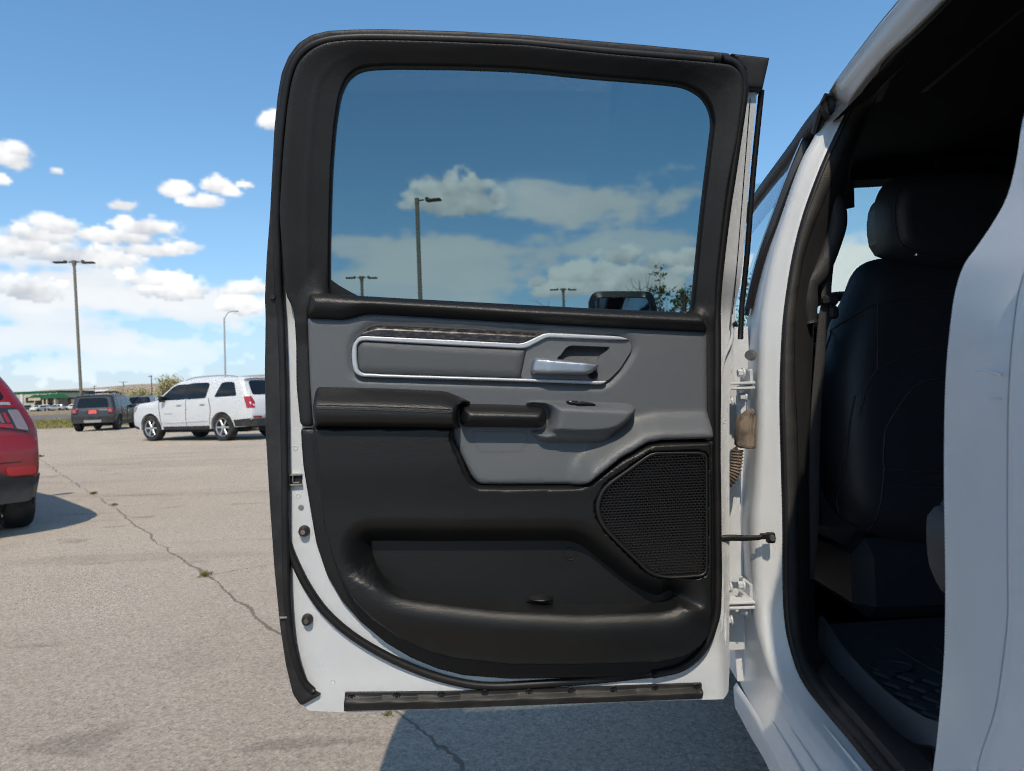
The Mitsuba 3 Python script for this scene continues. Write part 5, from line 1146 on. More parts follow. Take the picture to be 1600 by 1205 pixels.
# door mirror on its arm
mp = Polygon(chaikin(xz('mirror'), 2)).buffer(0)
x0, z0, x1, z1 = mp.bounds
mp = Polygon(np.vstack([np.array(Polygon(xz('mirror')).exterior.coords)[1:-1], [(x1 - 0.01, z1 - 0.32), (x1 - 0.05, z1 - 0.35), (x0 + 0.05, z1 - 0.35), (x0 + 0.005, z1 - 0.32)]])).buffer(0)
mp = Polygon(chaikin(np.array(mp.exterior.coords)[:-1], 2))
MI = PT + '__door_mirror'
mg = mp.buffer(-0.024)
add(MI, surf(mp.difference(mg), 0.02, pillow(mp, 0.0, 0.012, 0.012), -0.02, yplane(2.85)), 'black_gloss', smooth=True)
add(MI + '__housing', surf(mp, 0.03, -0.02, lambda u, v: -0.03 - 0.09 * np.sqrt(np.clip(dist(mp.boundary, np.c_[u, v]) / 0.09, 0, 1)), yplane(2.85)), 'black_gloss', smooth=True)
add(MI + '__glass', surf(mg.buffer(0.001), 0.05, -0.004, -0.012, yplane(2.85)), 'mirror_glass')
add(MI + '__arm', tube(np.array([[x1 - 0.05, 2.90, z1 - 0.28], [x1 + 0.06, 2.88, z1 - 0.27], [0.64, 2.78, 1.30]]), [0.03, 0.03, 0.04], 10), 'black_gloss', smooth=True)
# ------------------------------------------------------------------ other vehicles
def place_at(x, y, heading, z=0.0):
    """car axes (forward, left, up) put at a spot; heading is counted left from straight ahead"""
    f = np.array([-math.sin(heading), math.cos(heading), 0])
    l = np.array([-math.cos(heading), -math.sin(heading), 0])
    M = np.eye(4)
    M[:3, 0], M[:3, 1], M[:3, 2], M[:3, 3] = f, l, [0, 0, 1], [x, y, z]
    return M

class Car:
    def __init__(s, key, M, prof, L, W, H, belt, tumble, axles, rt, rear, front, paint, step=0.10, taper=0.10, bow=0.07, arch_gap=0.06):
        s.k, s.M, s.L, s.hw, s.H, s.belt, s.tumble, s.taper, s.bow = key, M, L, W / 2, H, belt, tumble, taper, bow
        s.rear, s.front = np.array(rear), np.array(front)
        pg = Polygon(prof)
        s.outline = pg.exterior
        for a in axles:
            pg = pg.difference(Point(a, rt).buffer(rt + arch_gap, 20).union(shapely.box(a - rt - arch_gap, -1, a + rt + arch_gap, rt)))
        if pg.geom_type == 'MultiPolygon': pg = max(pg.geoms, key=lambda g: g.area)
        p, f, e = tri(pg, step)
        n = len(p)
        vs = [s.warp(p[:, 0], np.full(n, 1.0), p[:, 1]), s.warp(p[:, 0], np.full(n, -1.0), p[:, 1])]
        fs = [f[:, ::-1], f + n]
        b = 2 * n
        g = np.array([1, .93, .8, .6, .3, 0, -.3, -.6, -.8, -.93, -1.0])
        for a_, c_ in zip(g[:-1], g[1:]):
            i, j = e[:, 0], e[:, 1]; m = len(e)
            vs += [s.warp(p[i, 0], np.full(m, a_), p[i, 1]), s.warp(p[j, 0], np.full(m, a_), p[j, 1]), s.warp(p[j, 0], np.full(m, c_), p[j, 1]), s.warp(p[i, 0], np.full(m, c_), p[i, 1])]
            k = b + np.arange(m)
            fs += [np.c_[k, k + m, k + 2 * m], np.c_[k, k + 2 * m, k + 3 * m]]
            b += 4 * m
        v, f = np.vstack(vs), np.vstack(fs)
        mesh = trimesh.Trimesh(v, f, process=False); mesh.merge_vertices(digits_vertex=4)
        s.add('body', mesh, paint, smooth=40)
    def g(s, x, z):
        t = np.clip((z - s.belt) / (s.H - s.belt), 0, 1.2)
        w = 1 - s.tumble * t ** 1.15 - 0.05 * np.clip((0.62 - z) / 0.35, 0, 1) + 0.012 * np.sin(np.clip((z - 0.4) / (s.belt - 0.4), 0, 1) * np.pi)
        d0, d1 = np.clip(1 - x / 0.75, 0, 1), np.clip(1 - (s.L - x) / 0.9, 0, 1)
        return w - s.taper * d0 ** 2.2 - 1.3 * s.taper * d1 ** 2.2
    def warp(s, x, y, z, out=0.0):
        """x along, y from -1 (right) to 1 (left), z up; out pushes sideways"""
        xy = np.c_[x, z]
        d = shapely.distance(shapely.points(xy), s.outline)
        top = z > s.belt - 0.1
        ease = np.where(top, 0.055, 0.0) * (1 - np.clip(d / 0.10, 0, 1)) ** 2
        half = s.hw * s.g(x, z) - ease
        yy = y * half + np.sign(y) * out
        r = np.clip(np.abs(y), 0, 1)
        xx = x + s.bow * r ** 3 * np.clip(1 - x / 0.5, 0, 1) - s.bow * 1.3 * r ** 3 * np.clip(1 - (s.L - x) / 0.5, 0, 1)
        zz = z - np.where(top, 0.03, 0) * r ** 4 * np.clip((z - s.belt) / (s.H - s.belt), 0, 1)
        return np.stack([xx, yy, zz], -1)
    def add(s, part, m, mt, smooth=False, parent=None):
        v, f = (np.asarray(m.vertices), np.asarray(m.faces)) if hasattr(m, 'faces') else m
        return add((parent or s.k) + '__' + part, (v @ s.M[:3, :3].T + s.M[:3, 3], f), mt, smooth=smooth)
    def side(s, part, pts, mt, sides=(1, -1), off=0.006, thick=0.03, step=0.12, it=1, parent=None):
        pg = Polygon(roundc(pts, 0.06 * it)).buffer(0)
        for sg in sides:
            m = surf(pg, step, off, off - thick, lambda u, v, w: s.warp(u, np.full(len(u), float(sg)), v, np.broadcast_to(w, u.shape)), closed=False)
            if sg > 0: m = (m[0], m[1][:, ::-1])
            k = s.add(part, m, mt, smooth=True, parent=parent)
        return k
    def end(s, part, pts, mt, rear=True, off=0.006, thick=0.03, step=0.08, it=1, parent=None):
        """a panel on the rear (or front) face, given as (y from -1 to 1, z)"""
        pg = Polygon(roundc(pts, 0.06 * it)).buffer(0)
        c = s.rear if rear else s.front
        def pl(u, v, w):
            x = np.interp(v, c[:, 1], c[:, 0])
            q = s.warp(x, np.clip(u, -1, 1), v)
            q[:, 0] += (-1 if rear else 1) * np.broadcast_to(w, u.shape)
            return q
        m = surf(pg, step, off, off - thick, pl, closed=False)
        if rear: m = (m[0], m[1][:, ::-1])
        return s.add(part, m, mt, smooth=True, parent=parent)
    def wheels(s, axles, rt, w=0.24, rim='alloy', spokes=6, sides=(1, -1)):
        r0 = rt * 0.66
        for a in axles:
            for sg in sides:
                y = sg * (s.hw - w / 2 - 0.015)
                tr = revolve([(r0, -w / 2), (rt * .92, -w / 2), (rt * .985, -w * .38), (rt, -w * .15), (rt, w * .15), (rt * .985, w * .38), (rt * .92, w / 2), (r0, w / 2)], 40)
                k = s.add('wheel', (tr[0] + [a, y, rt], tr[1]), 'tyre', 35)
                o = sg * w * 0.40
                ms = [revolve([(r0, -w / 2), (r0 + .005, w / 2), (r0 - .02, w * .45), (r0 - .03, -w * .3)], 36)]
                for i in range(spokes):
                    t = i / spokes * 2 * math.pi
                    ms.append(box([math.cos(t) * r0 * .53, o - sg * 0.01, math.sin(t) * r0 * .53], (r0 * 0.92, 0.03, r0 * 0.24), 0.01, np.array([[math.cos(t), 0, -math.sin(t)], [0, 1, 0], [math.sin(t), 0, math.cos(t)]])))
                ms.append(revolve([(0.001, o - .02), (.07, o - .02), (.07, o + .015 * sg), (0.001, o + .02 * sg)], 20))
                v, f = cat_(*ms)
                s.add('rim', (v + [a, y, rt], f), rim, 30, parent=k)
                dk = revolve([(0.001, -sg * 0.02), (r0 - .02, -sg * 0.02), (r0 - .02, 0.0), (0.001, 0.0)], 24)
                s.add('brake', (dk[0] + [a, y, rt], dk[1]), 'cabin_black', parent=k)
    def mirrors(s, x, z, mt, sides=(1, -1)):
        for sg in sides:
            y = sg * (s.hw + 0.10)
            v, f = box([x, y, z], (0.12, 0.24, 0.18), 0.05)
            a = tube(np.array([[x + .03, sg * (s.hw - .10), z - .06], [x, y, z - .03]]), 0.03, 8)
            s.add('door_mirror', cat_((v, f), a), mt, 40)
    def line(s, pts, sides=(1, -1), r=0.007):
        p = catmull(np.array(pts), 5)
        for sg in sides:
            s.add('door_gap', tube(s.warp(p[:, 0], np.full(len(p), float(sg)), p[:, 1], 0.007), r, 5), 'cabin_black', True)
    def handle(s, x, z, mt, sides=(1, -1), l=0.19):
        for sg in sides:
            xs = np.linspace(x - l / 2, x + l / 2, 6)
            s.add('door_handle', tube(s.warp(xs, np.full(6, float(sg)), np.full(6, z), 0.022), [.012, .017, .018, .018, .017, .012], 8), mt, True)

# --- the large white SUV
A, Bq = np.array([-8.5435, 21.4265]), np.array([-11.088, 22.274])
hdg = math.radians(64.5)
RO, WBASE = 1.22, 3.07
fwd = np.array([-math.sin(hdg), math.cos(hdg)]); lft = np.array([-math.cos(hdg), -math.sin(hdg)])
o = A - fwd * RO - lft * 0.92
K = 'white_suv'
tag(K, 'large white SUV with dark glass and bright wheels, parked side-on across the lot', 'suv')
c = Car(K, place_at(o[0], o[1], hdg), [(0.30, .42), (0.05, .62), (0.0, .72), (0.02, 1.02), (0.08, 1.22), (0.16, 1.30), (0.52, 1.80), (0.44, 1.85), (0.60, 1.875), (1.6, 1.915), (2.6, 1.90), (3.15, 1.84), (3.45, 1.70), (4.02, 1.27), (4.15, 1.235), (4.8, 1.18), (5.12, 1.10), (5.28, .98), (5.34, .70), (5.30, .42), (5.10, .34), (3.6, .36), (1.8, .36)],
        5.34, 2.06, 1.915, 1.22, 0.17, (RO, RO + WBASE), 0.405,
        [(0.05, .4), (0.05, .62), (0.0, .72), (0.02, 1.02), (0.08, 1.22), (0.16, 1.30), (0.52, 1.80)], [(5.3, .42), (5.34, .70), (5.28, .98), (5.12, 1.1)], 'car_white', bow=0.10)
c.side('side_window', [(0.62, 1.33), (1.38, 1.31), (1.52, 1.31), (1.30, 1.74), (1.16, 1.77), (0.80, 1.76)], 'car_glass')
c.side('side_window', [(1.86, 1.29), (2.64, 1.27), (2.64, 1.76), (2.55, 1.78), (1.88, 1.78), (1.78, 1.74)], 'car_glass', it=1)
c.side('side_window', [(2.74, 1.27), (3.78, 1.26), (3.86, 1.27), (3.38, 1.66), (3.16, 1.75), (2.74, 1.76)], 'car_glass', it=1)
c.side('pillar_cover', [(2.62, 1.28), (2.76, 1.28), (2.76, 1.75), (2.62, 1.76)], 'black_gloss', off=0.004, it=0)
c.end('rear_window', [(-.80, 1.34), (.80, 1.34), (.86, 1.36), (.82, 1.72), (.72, 1.77), (-.72, 1.77), (-.82, 1.72), (-.86, 1.36)], 'car_glass')
for q in (1, -1):
    pts = []
    for z_, dx in ((.96, .17), (1.12, .17), (1.22, .17), (1.30, .16)):
        xr = np.interp(z_, c.rear[:, 1], c.rear[:, 0])
        for x_, y_, o_ in ((xr - .012, .90 if z_ < 1.2 else .94, 0), (xr - .012, 1.0, .014), (xr + dx, 1.0, .014), (xr + dx, 1.0, -.05), (xr + .05, .85, 0)):
            pts.append(c.warp(np.array([x_]), np.array([q * y_]), np.array([z_]), o_)[0])
    c.add('tail_lamp', trimesh.convex.convex_hull(np.array(pts)), 'lamp_red', 30)
    c.end('reflector', [(q * .66, .66), (q * .97, .67), (q * .98, .72), (q * .66, .71)], 'lamp_red', off=0.02)
c.end('rear_plate', [(-.26, .96), (.26, .96), (.26, 1.09), (-.26, 1.09)], 'plate_white', it=0, off=0.012)
c.side('lower_cladding', [(1.75, .37), (3.72, .36), (3.74, .45), (1.74, .46)], 'cladding', it=0)
c.side('lower_cladding', [(0.06, .43), (.70, .43), (.74, .62), (.06, .66)], 'cladding', it=0, off=0.008)
c.end('rear_bumper_cladding', [(-.98, .42), (.98, .42), (.98, .64), (-.98, .64)], 'cladding', it=0, off=0.02)
c.side('front_valance', [(4.86, .36), (5.28, .40), (5.28, .50), (4.88, .44)], 'cladding', it=0)
c.side('headlamp', [(5.0, .96), (5.24, .88), (5.28, 1.00), (5.14, 1.08), (4.92, 1.09)], 'lamp_clear')
c.side('body_crease', [(1.76, .60), (3.70, .55), (3.70, .57), (1.76, .625)], 'car_white', it=0, off=0.016)
for b in ([(1.72, .50), (1.66, .95), (1.74, 1.28)], [(2.70, .48), (2.69, 1.27)], [(3.78, .48), (3.86, 1.0), (3.86, 1.24)]): c.line(b, (1,))
for x in (1.98, 2.98): c.handle(x, 1.10, 'car_silver')
c.side('name_badge', [(3.28, .83), (3.62, .825), (3.62, .855), (3.28, .86)], 'car_silver', it=0, off=0.008)
c.mirrors(3.62, 1.30, 'black_gloss')
c.wheels((RO, RO + WBASE), 0.405, 0.27, 'alloy', 6)
for sg in (1, -1):
    xs = np.linspace(0.85, 3.0, 12)
    z = np.interp(xs, [.6, 1.6, 2.6, 3.15], [1.875, 1.915, 1.90, 1.84])
    c.add('roof_rail', tube(np.c_[xs, np.full(12, sg * .72), z + 0.04 * np.sin(np.linspace(0, np.pi, 12)) ** .3], 0.018, 8), 'car_silver', True)
    c.add('running_board', box([2.72, sg * 0.97, 0.36], (1.9, 0.16, 0.05), 0.015), 'black_plastic')
c.add('underbody', box([2.7, 0, .34], (4.3, 1.5, .16)), 'cabin_black')
c.add('exhaust', tube(np.array([[0.3, .55, .34], [1.2, .5, .36]]), 0.04, 10), 'steel', 40)

# --- the small dark SUV seen from behind
K = 'dark_suv'
tag(K, 'small dark grey boxy SUV seen from behind with a red plate and a roof rack', 'suv')
hd2 = math.radians(13)
fwd = np.array([-math.sin(hd2), math.cos(hd2)]); lft = np.array([-math.cos(hd2), -math.sin(hd2)])
o = np.array([-19.25, 33.6]) - fwd * 0.76 + lft * 0.02
c = Car(K, place_at(o[0], o[1], hd2), [(0.20, .36), (0.03, .50), (0.0, .62), (0.03, .95), (0.06, 1.02), (0.17, 1.58), (0.14, 1.63), (0.30, 1.65), (1.3, 1.68), (2.2, 1.66), (2.55, 1.60), (3.05, 1.12), (3.3, 1.08), (4.0, 1.0), (4.18, .90), (4.24, .60), (4.2, .36), (2.9, .28), (1.3, .28)],
        4.24, 1.86, 1.68, 1.02, 0.16, (0.76, 3.33), 0.355, [(0.03, .36), (0.03, .5), (0.0, .62), (0.03, .95), (0.06, 1.02), (0.17, 1.58)], [(4.2, .36), (4.24, .6), (4.18, .9), (4.0, 1.0)], 'car_charcoal', bow=0.06, taper=0.05)
c.end('rear_window', [(-.78, 1.08), (.78, 1.08), (.80, 1.12), (.78, 1.46), (.70, 1.52), (-.70, 1.52), (-.78, 1.46), (-.80, 1.12)], 'car_glass')
for q in (1, -1):
    v, f = box([0.02, q * .74, .93], (0.08, .24, .24), .03)
    k = c.add('tail_lamp', (v, f), 'lamp_red', 30)
    c.add('lens', cat_(box([-0.022, q * .74, .93], (0.012, .13, .12), .01)), 'lamp_clear', parent=k)
    c.end('fog_lamp', [(q * .74, .50), (q * .97, .50), (q * .97, .64), (q * .74, .64)], 'lamp_red', off=0.02, it=0)
    c.side('side_window', [(0.60, 1.12), (0.98, 1.09), (1.05, 1.10), (0.98, 1.50), (0.66, 1.50)], 'car_glass', sides=(q,))
    c.side('side_window', [(1.14, 1.08), (1.90, 1.06), (1.90, 1.53), (1.16, 1.52)], 'car_glass', sides=(q,))
    c.side('side_window', [(1.98, 1.06), (2.80, 1.05), (2.86, 1.07), (2.46, 1.48), (2.36, 1.52), (1.98, 1.53)], 'car_glass', sides=(q,))
    ga = np.linspace(-0.2, np.pi + 0.2, 20)
    for a in (0.76, 3.33):
        c.add('arch_flare', tube(np.c_[a + .42 * np.cos(ga), np.full(20, q * .90), .355 + .42 * np.sin(ga)], 0.045, 6, squash=(.9, .5)), 'cladding', True)
    c.add('rack_side', tube(np.array([[.5, q * .60, 1.70], [1.0, q * .60, 1.76], [1.9, q * .60, 1.75], [2.3, q * .6, 1.70]]), .02, 6), 'cladding', True)
c.end('plate_holder', [(-.30, .80), (.30, .80), (.28, 1.0), (-.28, 1.0)], 'cladding', it=0, off=0.012)
c.end('dealer_plate', [(-.20, .80), (.18, .80), (.18, .97), (-.20, .97)], 'plate_red', it=0, off=0.030)
c.end('rear_bumper', [(-.99, .38), (.99, .38), (1.0, .50), (.95, .70), (-.95, .70), (-1.0, .50)], 'cladding', off=0.035)
c.end('skid_plate', [(-.40, .40), (.40, .40), (.42, .52), (-.42, .52)], 'car_silver', off=0.05, it=0)
c.side('sill_cladding', [(1.2, .30), (2.9, .30), (2.9, .46), (1.2, .46)], 'cladding', it=0, off=0.012)
for x in (1.42, 2.22): c.handle(x, .98, 'car_silver')
t2 = meshkit.text_mesh('27', 0.13, 0.004, bold=True)
tv = np.array(t2.vertices)
c.add('door_number', (np.c_[2.00 + tv[:, 0], -(c.hw * 1.012 + 0.006 + tv[:, 2]), .80 + tv[:, 1]], np.array(t2.faces)), 'plate_white')
for b in ([(1.10, .46), (1.08, 1.1)], [(1.94, .46), (1.93, 1.06)], [(2.84, .46), (2.86, 1.04)]): c.line(b, (-1,))
c.mirrors(2.72, 1.10, 'car_charcoal')
c.wheels((.76, 3.33), .355, .24, 'alloy_dark', 5)
rk = [box([x, 0, 1.765], (.05, 1.2, .03), .01) for x in (.85, 1.35, 1.85)] + [box([1.36, y, 1.80], (1.15, .035, .04), .01) for y in (-.52, .52)] + [box([x, 0, 1.80], (.035, 1.05, .04), .01) for x in (.80, 1.92)]
c.add('roof_rack', cat_(*rk), 'cladding')
c.add('underbody', box([2.1, 0, .30], (3.2, 1.2, .14)), 'cabin_black')

# --- the red SUV, cut by the picture's left edge
K = 'red_suv'
tag(K, 'glossy red SUV at the left with only its rear corner and one tyre in view', 'suv')
hd3 = math.radians(43)
fwd = np.array([-math.sin(hd3), math.cos(hd3)]); lft = np.array([-math.cos(hd3), -math.sin(hd3)])
o = np.array([-5.03, 7.25]) - fwd * 0.86 + lft * 0.80
c = Car(K, place_at(o[0], o[1], hd3), [(0.28, .36), (0.06, .46), (0.0, .58), (0.01, .80), (0.06, .96), (0.09, 1.22), (0.15, 1.28), (0.50, 1.60), (0.40, 1.65), (0.56, 1.68), (1.5, 1.715), (2.2, 1.69), (2.5, 1.58), (3.15, 1.12), (3.4, 1.07), (4.1, .95), (4.34, .82), (4.4, .60), (4.35, .36), (3.0, .30), (1.3, .30)],
        4.40, 1.90, 1.715, 1.00, 0.40, (0.86, 3.50), 0.355, [(0.06, .3), (0.06, .46), (0.0, .58), (0.01, .80), (0.06, .96), (0.09, 1.22), (0.15, 1.28), (0.50, 1.60)], [(4.35, .36), (4.4, .6), (4.34, .82), (4.1, .95)], 'car_red', step=0.06, bow=0.13, taper=0.07)
c.end('rear_window', [(-.86, 1.285), (.86, 1.285), (.93, 1.30), (.92, 1.50), (.82, 1.56), (-.82, 1.56), (-.92, 1.50), (-.93, 1.30)], 'car_glass', step=0.05)
c.end('window_ledge', [(-.95, 1.235), (.95, 1.235), (.95, 1.262), (-.95, 1.262)], 'car_silver', it=0, off=0.004, step=0.05)
for q in (1, -1):
    k = c.end('tail_lamp', [(q * .56, 1.185), (q * .62, 1.20), (q * .985, 1.215), (q * 1.0, 1.17), (q * 1.0, .96), (q * .94, .985), (q * .68, 1.03), (q * .60, 1.08)], 'lamp_dark', off=0.018, thick=0.06, step=0.03)
    for i in range(4):
        y0 = .64 + i * .055
        c.end('light_bar', [(q * y0, 1.07), (q * (y0 + .036), 1.062), (q * (y0 + .036), 1.165), (q * y0, 1.16)], 'lamp_bar' if i < 3 else 'lamp_red', off=0.022, it=0.2, step=0.02, parent=k)
    c.end('red_lens', [(q * .63, 1.045), (q * .85, 1.01), (q * .85, 1.05), (q * .63, 1.07)], 'lamp_red', off=0.024, it=0.2, step=0.02, parent=k)
    c.end('clear_lens', [(q * .875, 1.01), (q * .985, .985), (q * .99, 1.19), (q * .875, 1.19)], 'lamp_clear', off=0.022, it=0.3, step=0.02, parent=k)
    c.end('reflector', [(q * .72, .585), (q * .985, .575), (q * .98, .655), (q * .70, .66)], 'lamp_red', off=0.012, step=0.03)
    c.side('side_window', [(0.92, 1.12), (1.50, 1.10), (1.50, 1.46), (1.16, 1.42)], 'car_glass', sides=(q,))
    c.side('side_window', [(1.58, 1.10), (2.78, 1.08), (2.86, 1.10), (2.34, 1.46), (1.58, 1.48)], 'car_glass', sides=(q,))
    ga = np.linspace(-0.25, np.pi + 0.25, 20)
    for a in (.86, 3.50):
        c.add('arch_flare', tube(np.c_[a + .41 * np.cos(ga), np.full(20, q * .905), .355 + .41 * np.sin(ga)], 0.03, 6, squash=(.9, .5)), 'cladding', True)
c.end('rear_badge', [(.64, .815), (.84, .81), (.855, .828), (.84, .845), (.64, .85), (.625, .832)], 'alloy', off=0.012, step=0.02, it=0.2)
c.end('rear_cladding', [(-.99, .33), (.99, .33), (1.0, .44), (1.0, .56), (.74, .56), (.68, .62), (-.68, .62), (-.74, .56), (-1.0, .56), (-1.0, .44)], 'cladding', off=0.018, step=0.05)
c.side('side_cladding', [(.02, .36), (.46, .36), (.40, .56), (.02, .56)], 'cladding', it=0, off=0.016, step=0.05)
c.side('side_cladding', [(1.3, .31), (3.05, .31), (3.05, .46), (1.3, .46)], 'cladding', it=0, off=0.012)
c.wheels((.86, 3.50), .355, .24, 'alloy', 5)
c.mirrors(2.84, 1.14, 'car_red')
c.add('underbody', cat_(box([2.2, 0, .30], (3.4, 1.2, .14)), box([.45, 0, .38], (.5, 1.35, .16), .04)), 'cabin_black')
c.end('tailgate_gap', [(-.86, .70), (.86, .70), (.86, .706), (-.86, .706)], 'cabin_black', it=0, off=0.003, thick=0.01, step=0.05)

# --- far parked vehicles, simple but whole
def far_car(key, x, y, heading, paint, kind, label, cat, group=None, scale=1.0):
    k = free(key)
    tag(k, label, cat, group)
    if kind == 'pickup':
        prof = [(0, .5), (0, 1.05), (2.0, 1.08), (2.15, 1.75), (2.4, 1.82), (3.6, 1.80), (4.2, 1.15), (5.4, 1.05), (5.55, .8), (5.5, .45), (.2, .45)]
        L, W, H, ax, rt = 5.55, 1.98, 1.82, (1.15, 4.5), .39
        wins = [[(2.3, 1.2), (3.0, 1.2), (3.0, 1.7), (2.4, 1.7)], [(3.08, 1.2), (4.0, 1.18), (3.55, 1.66), (3.08, 1.7)]]
        rear = [(0, .45), (0, 1.05), (2.0, 1.08), (2.15, 1.75)]
        front = [(5.5, .45), (5.55, .8), (5.4, 1.05), (4.2, 1.15), (3.6, 1.8)]
        ws = [(-.8, 1.2), (.8, 1.2), (.7, 1.7), (-.7, 1.7)]
    else:
        prof = [(0, .4), (0, .95), (.12, 1.05), (.45, 1.6), (.7, 1.68), (2.6, 1.66), (3.3, 1.12), (4.3, 1.0), (4.6, .7), (4.55, .35), (.2, .35)]
        L, W, H, ax, rt = 4.6, 1.88, 1.68, (.9, 3.6), .36
        wins = [[(.7, 1.12), (1.5, 1.1), (1.5, 1.56), (.8, 1.55)], [(1.58, 1.1), (3.05, 1.1), (2.5, 1.55), (1.58, 1.56)]]
        rear = [(0, .4), (0, .95), (.12, 1.05), (.45, 1.6)]
        front = [(4.55, .35), (4.6, .7), (4.3, 1.0), (3.3, 1.12), (2.6, 1.66)]
        ws = [(-.8, 1.18), (.8, 1.18), (.7, 1.6), (-.7, 1.6)]
    c = Car(k, place_at(x, y, heading), prof, L, W, H, 1.1, .15, ax, rt, rear, front, paint, step=0.3)
    for w in wins: c.side('side_window', w, 'car_glass', step=0.3, it=0)
    c.end('windscreen', ws, 'car_glass', rear=False, step=0.3, it=0)
    c.end('rear_window', [(a * .95, b - .02) for a, b in ws], 'car_glass', rear=True, step=0.3, it=0)
    for q in (1, -1):
        c.end('headlamp', [(q * .6, .82), (q * .92, .82), (q * .92, .94), (q * .6, .94)], 'lamp_clear', rear=False, it=0, off=.02)
        c.end('tail_lamp', [(q * .72, .74), (q * .94, .74), (q * .94, .98), (q * .72, .98)], 'lamp_red', rear=True, it=0, off=.02)
    for a in ax:
        for sg in (1, -1):
            v, f = revolve([(0.001, -.12), (rt * .9, -.12), (rt, 0), (rt * .9, .12), (0.001, .12)], 20)
            c.add('wheel', (v + [a, sg * (W / 2 - .13), rt], f), 'tyre', 35)
    return k
GRP = 'vehicles parked by the far green-roofed building'
far_car('parked_car', -134.5, 196, math.radians(160), 'car_white', 'suv', 'distant white car, leftmost in the row by the green-roofed building', 'car', GRP)
far_car('parked_pickup', -131.3, 201, math.radians(120), 'car_charcoal', 'pickup', 'distant black pickup second from the left in the row by the green-roofed building', 'pickup truck', GRP)
far_car('parked_car', -127.5, 197, math.radians(176), 'car_white', 'suv', 'distant white car between the two dark vehicles by the green-roofed building', 'car', GRP)
far_car('parked_pickup', -126.3, 201, math.radians(108), 'car_blue_grey', 'pickup', 'distant dark blue pickup in the middle of the row by the green-roofed building', 'pickup truck', GRP)
far_car('parked_car', -122.6, 198, math.radians(100), 'car_silver', 'suv', 'distant silver car just left of the small dark SUV', 'car', GRP)
far_car('parked_car', -119.6, 201, math.radians(104), 'car_white', 'suv', 'distant white car half behind the small dark SUV', 'car', GRP)
far_car('background_suv', -24.6, 48.5, math.radians(200), 'car_blue_grey', 'suv', 'blue grey SUV parked between the small dark SUV and the large white one', 'suv')

# ------------------------------------------------------------------ lamp posts
mat('post_bronze', dust((0.16, 0.145, 0.115), 0.2), 0.5, 0.4)
mat('post_dark', (0.055, 0.058, 0.055), 0.5, 0.4)
mat('post_grey', (0.42, 0.43, 0.43), 0.45, 0.4, metallic=0.3)
def post(x, y, h, kind, label, lean=0.0, r=0.085, turn=0.0, m='post_bronze', group=None):
    k = free('lamp_post')
    tag(k, label, 'lamp post', group)
    top = np.array([x + h * math.tan(lean), y, h])
    b = np.array([x, y, 0.0])
    add(k + '__pole', tube(np.array([b, top]), [r * 1.15, r], 14), m, smooth=40)
    add(k + '__base', tube(np.array([b, b + [0, 0, 0.7]]), 0.28, 18), 'concrete', smooth=40)
    cz, sz = math.cos(turn), math.sin(turn)
    rot = rotz(turn)
    def head(sg):
        a = top + np.array([cz, sz, 0]) * sg * 0.30 + [0, 0, -0.05]
        q = top + np.array([cz, sz, 0]) * sg * 0.74 + [0, 0, -0.06 if sg < 0 else -0.10]
        hk = add(k + '__lamp_head', box(q, (0.66, 0.34, 0.085), 0.03, rot), 'post_dark')
        add(hk + '__arm', cat_(tube(np.array([top + [0, 0, -0.05], a]), 0.035, 8), box(a + np.array([cz, sz, 0]) * sg * 0.16 + [0, 0, 0.02], (0.14, 0.2, 0.14), 0.02, rot)), 'post_dark', smooth=30)
    if kind == 'double':
        head(1); head(-1)
        add(k + '__cap', tube(np.array([top + [0, 0, -0.34], top + [0, 0, 0.02]]), [r, r * 1.9], 12), m, smooth=30)
    elif kind == 'single':
        head(1)
        add(k + '__cap', tube(np.array([top + [0, 0, -0.2], top + [0, 0, 0.05]]), r * 1.15, 12), m, smooth=30)
    else:
        arc = np.array([[0, 0, -0.9], [.10, 0, -.55], [.42, 0, -.12], [0.85, 0, 0.0]]) @ rot.T + top + [0, 0, .6]
        add(k + '__arm', tube(catmull(arc, 5), 0.045, 8), m, smooth=True)
        add(k + '__lamp_head', box(arc[-1] + [.25, 0, .0], (.6, .2, .1), .03, rot), 'post_grey')
    return k
post(-23.80, 40.0, 9.2, 'double', 'tall lamp post with two flat lamp heads rising behind the small dark SUV', lean=-0.022, r=0.072, turn=0.1)
post(-27.75, 70.0, 9.2, 'cobra', 'slim pale street light with a curved arm above the large white SUV', lean=0.012, r=0.075, m='post_grey')
FG = 'far lamp posts along the horizon'
post(-102.1, 190.0, 7.0, 'double', 'far lamp post with two heads, directly right of the small dark SUV', r=0.09, m='post_dark', group=FG)
post(-74.7, 150.0, 6.8, 'single', 'far lamp post with a single head, tallest above the white SUV bonnet', r=0.09, turn=2.6, m='post_dark', group=FG)
post(-91.2, 190.0, 6.9, 'double', 'far lamp post with two heads, beside the pale green tree', r=0.09, m='post_dark', group=FG)
post(-115.5, 200.0, 6.4, 'single', 'far lamp post poking up over the roof of the small dark SUV', r=0.09, turn=1.6, m='post_dark', group=FG)
post(-3.74, 30.5, 9.4, 'single', 'lamp post with one head seen through the tinted window before the cloud', r=0.085, turn=-0.25)
post(-9.94, 49.0, 9.25, 'double', 'small lamp post with two heads at the lower left of the tinted window', r=0.10, turn=0.05)
post(4.38, 58.0, 9.2, 'double', 'small lamp post with two heads seen left of the door mirror', r=0.10, turn=0.03)

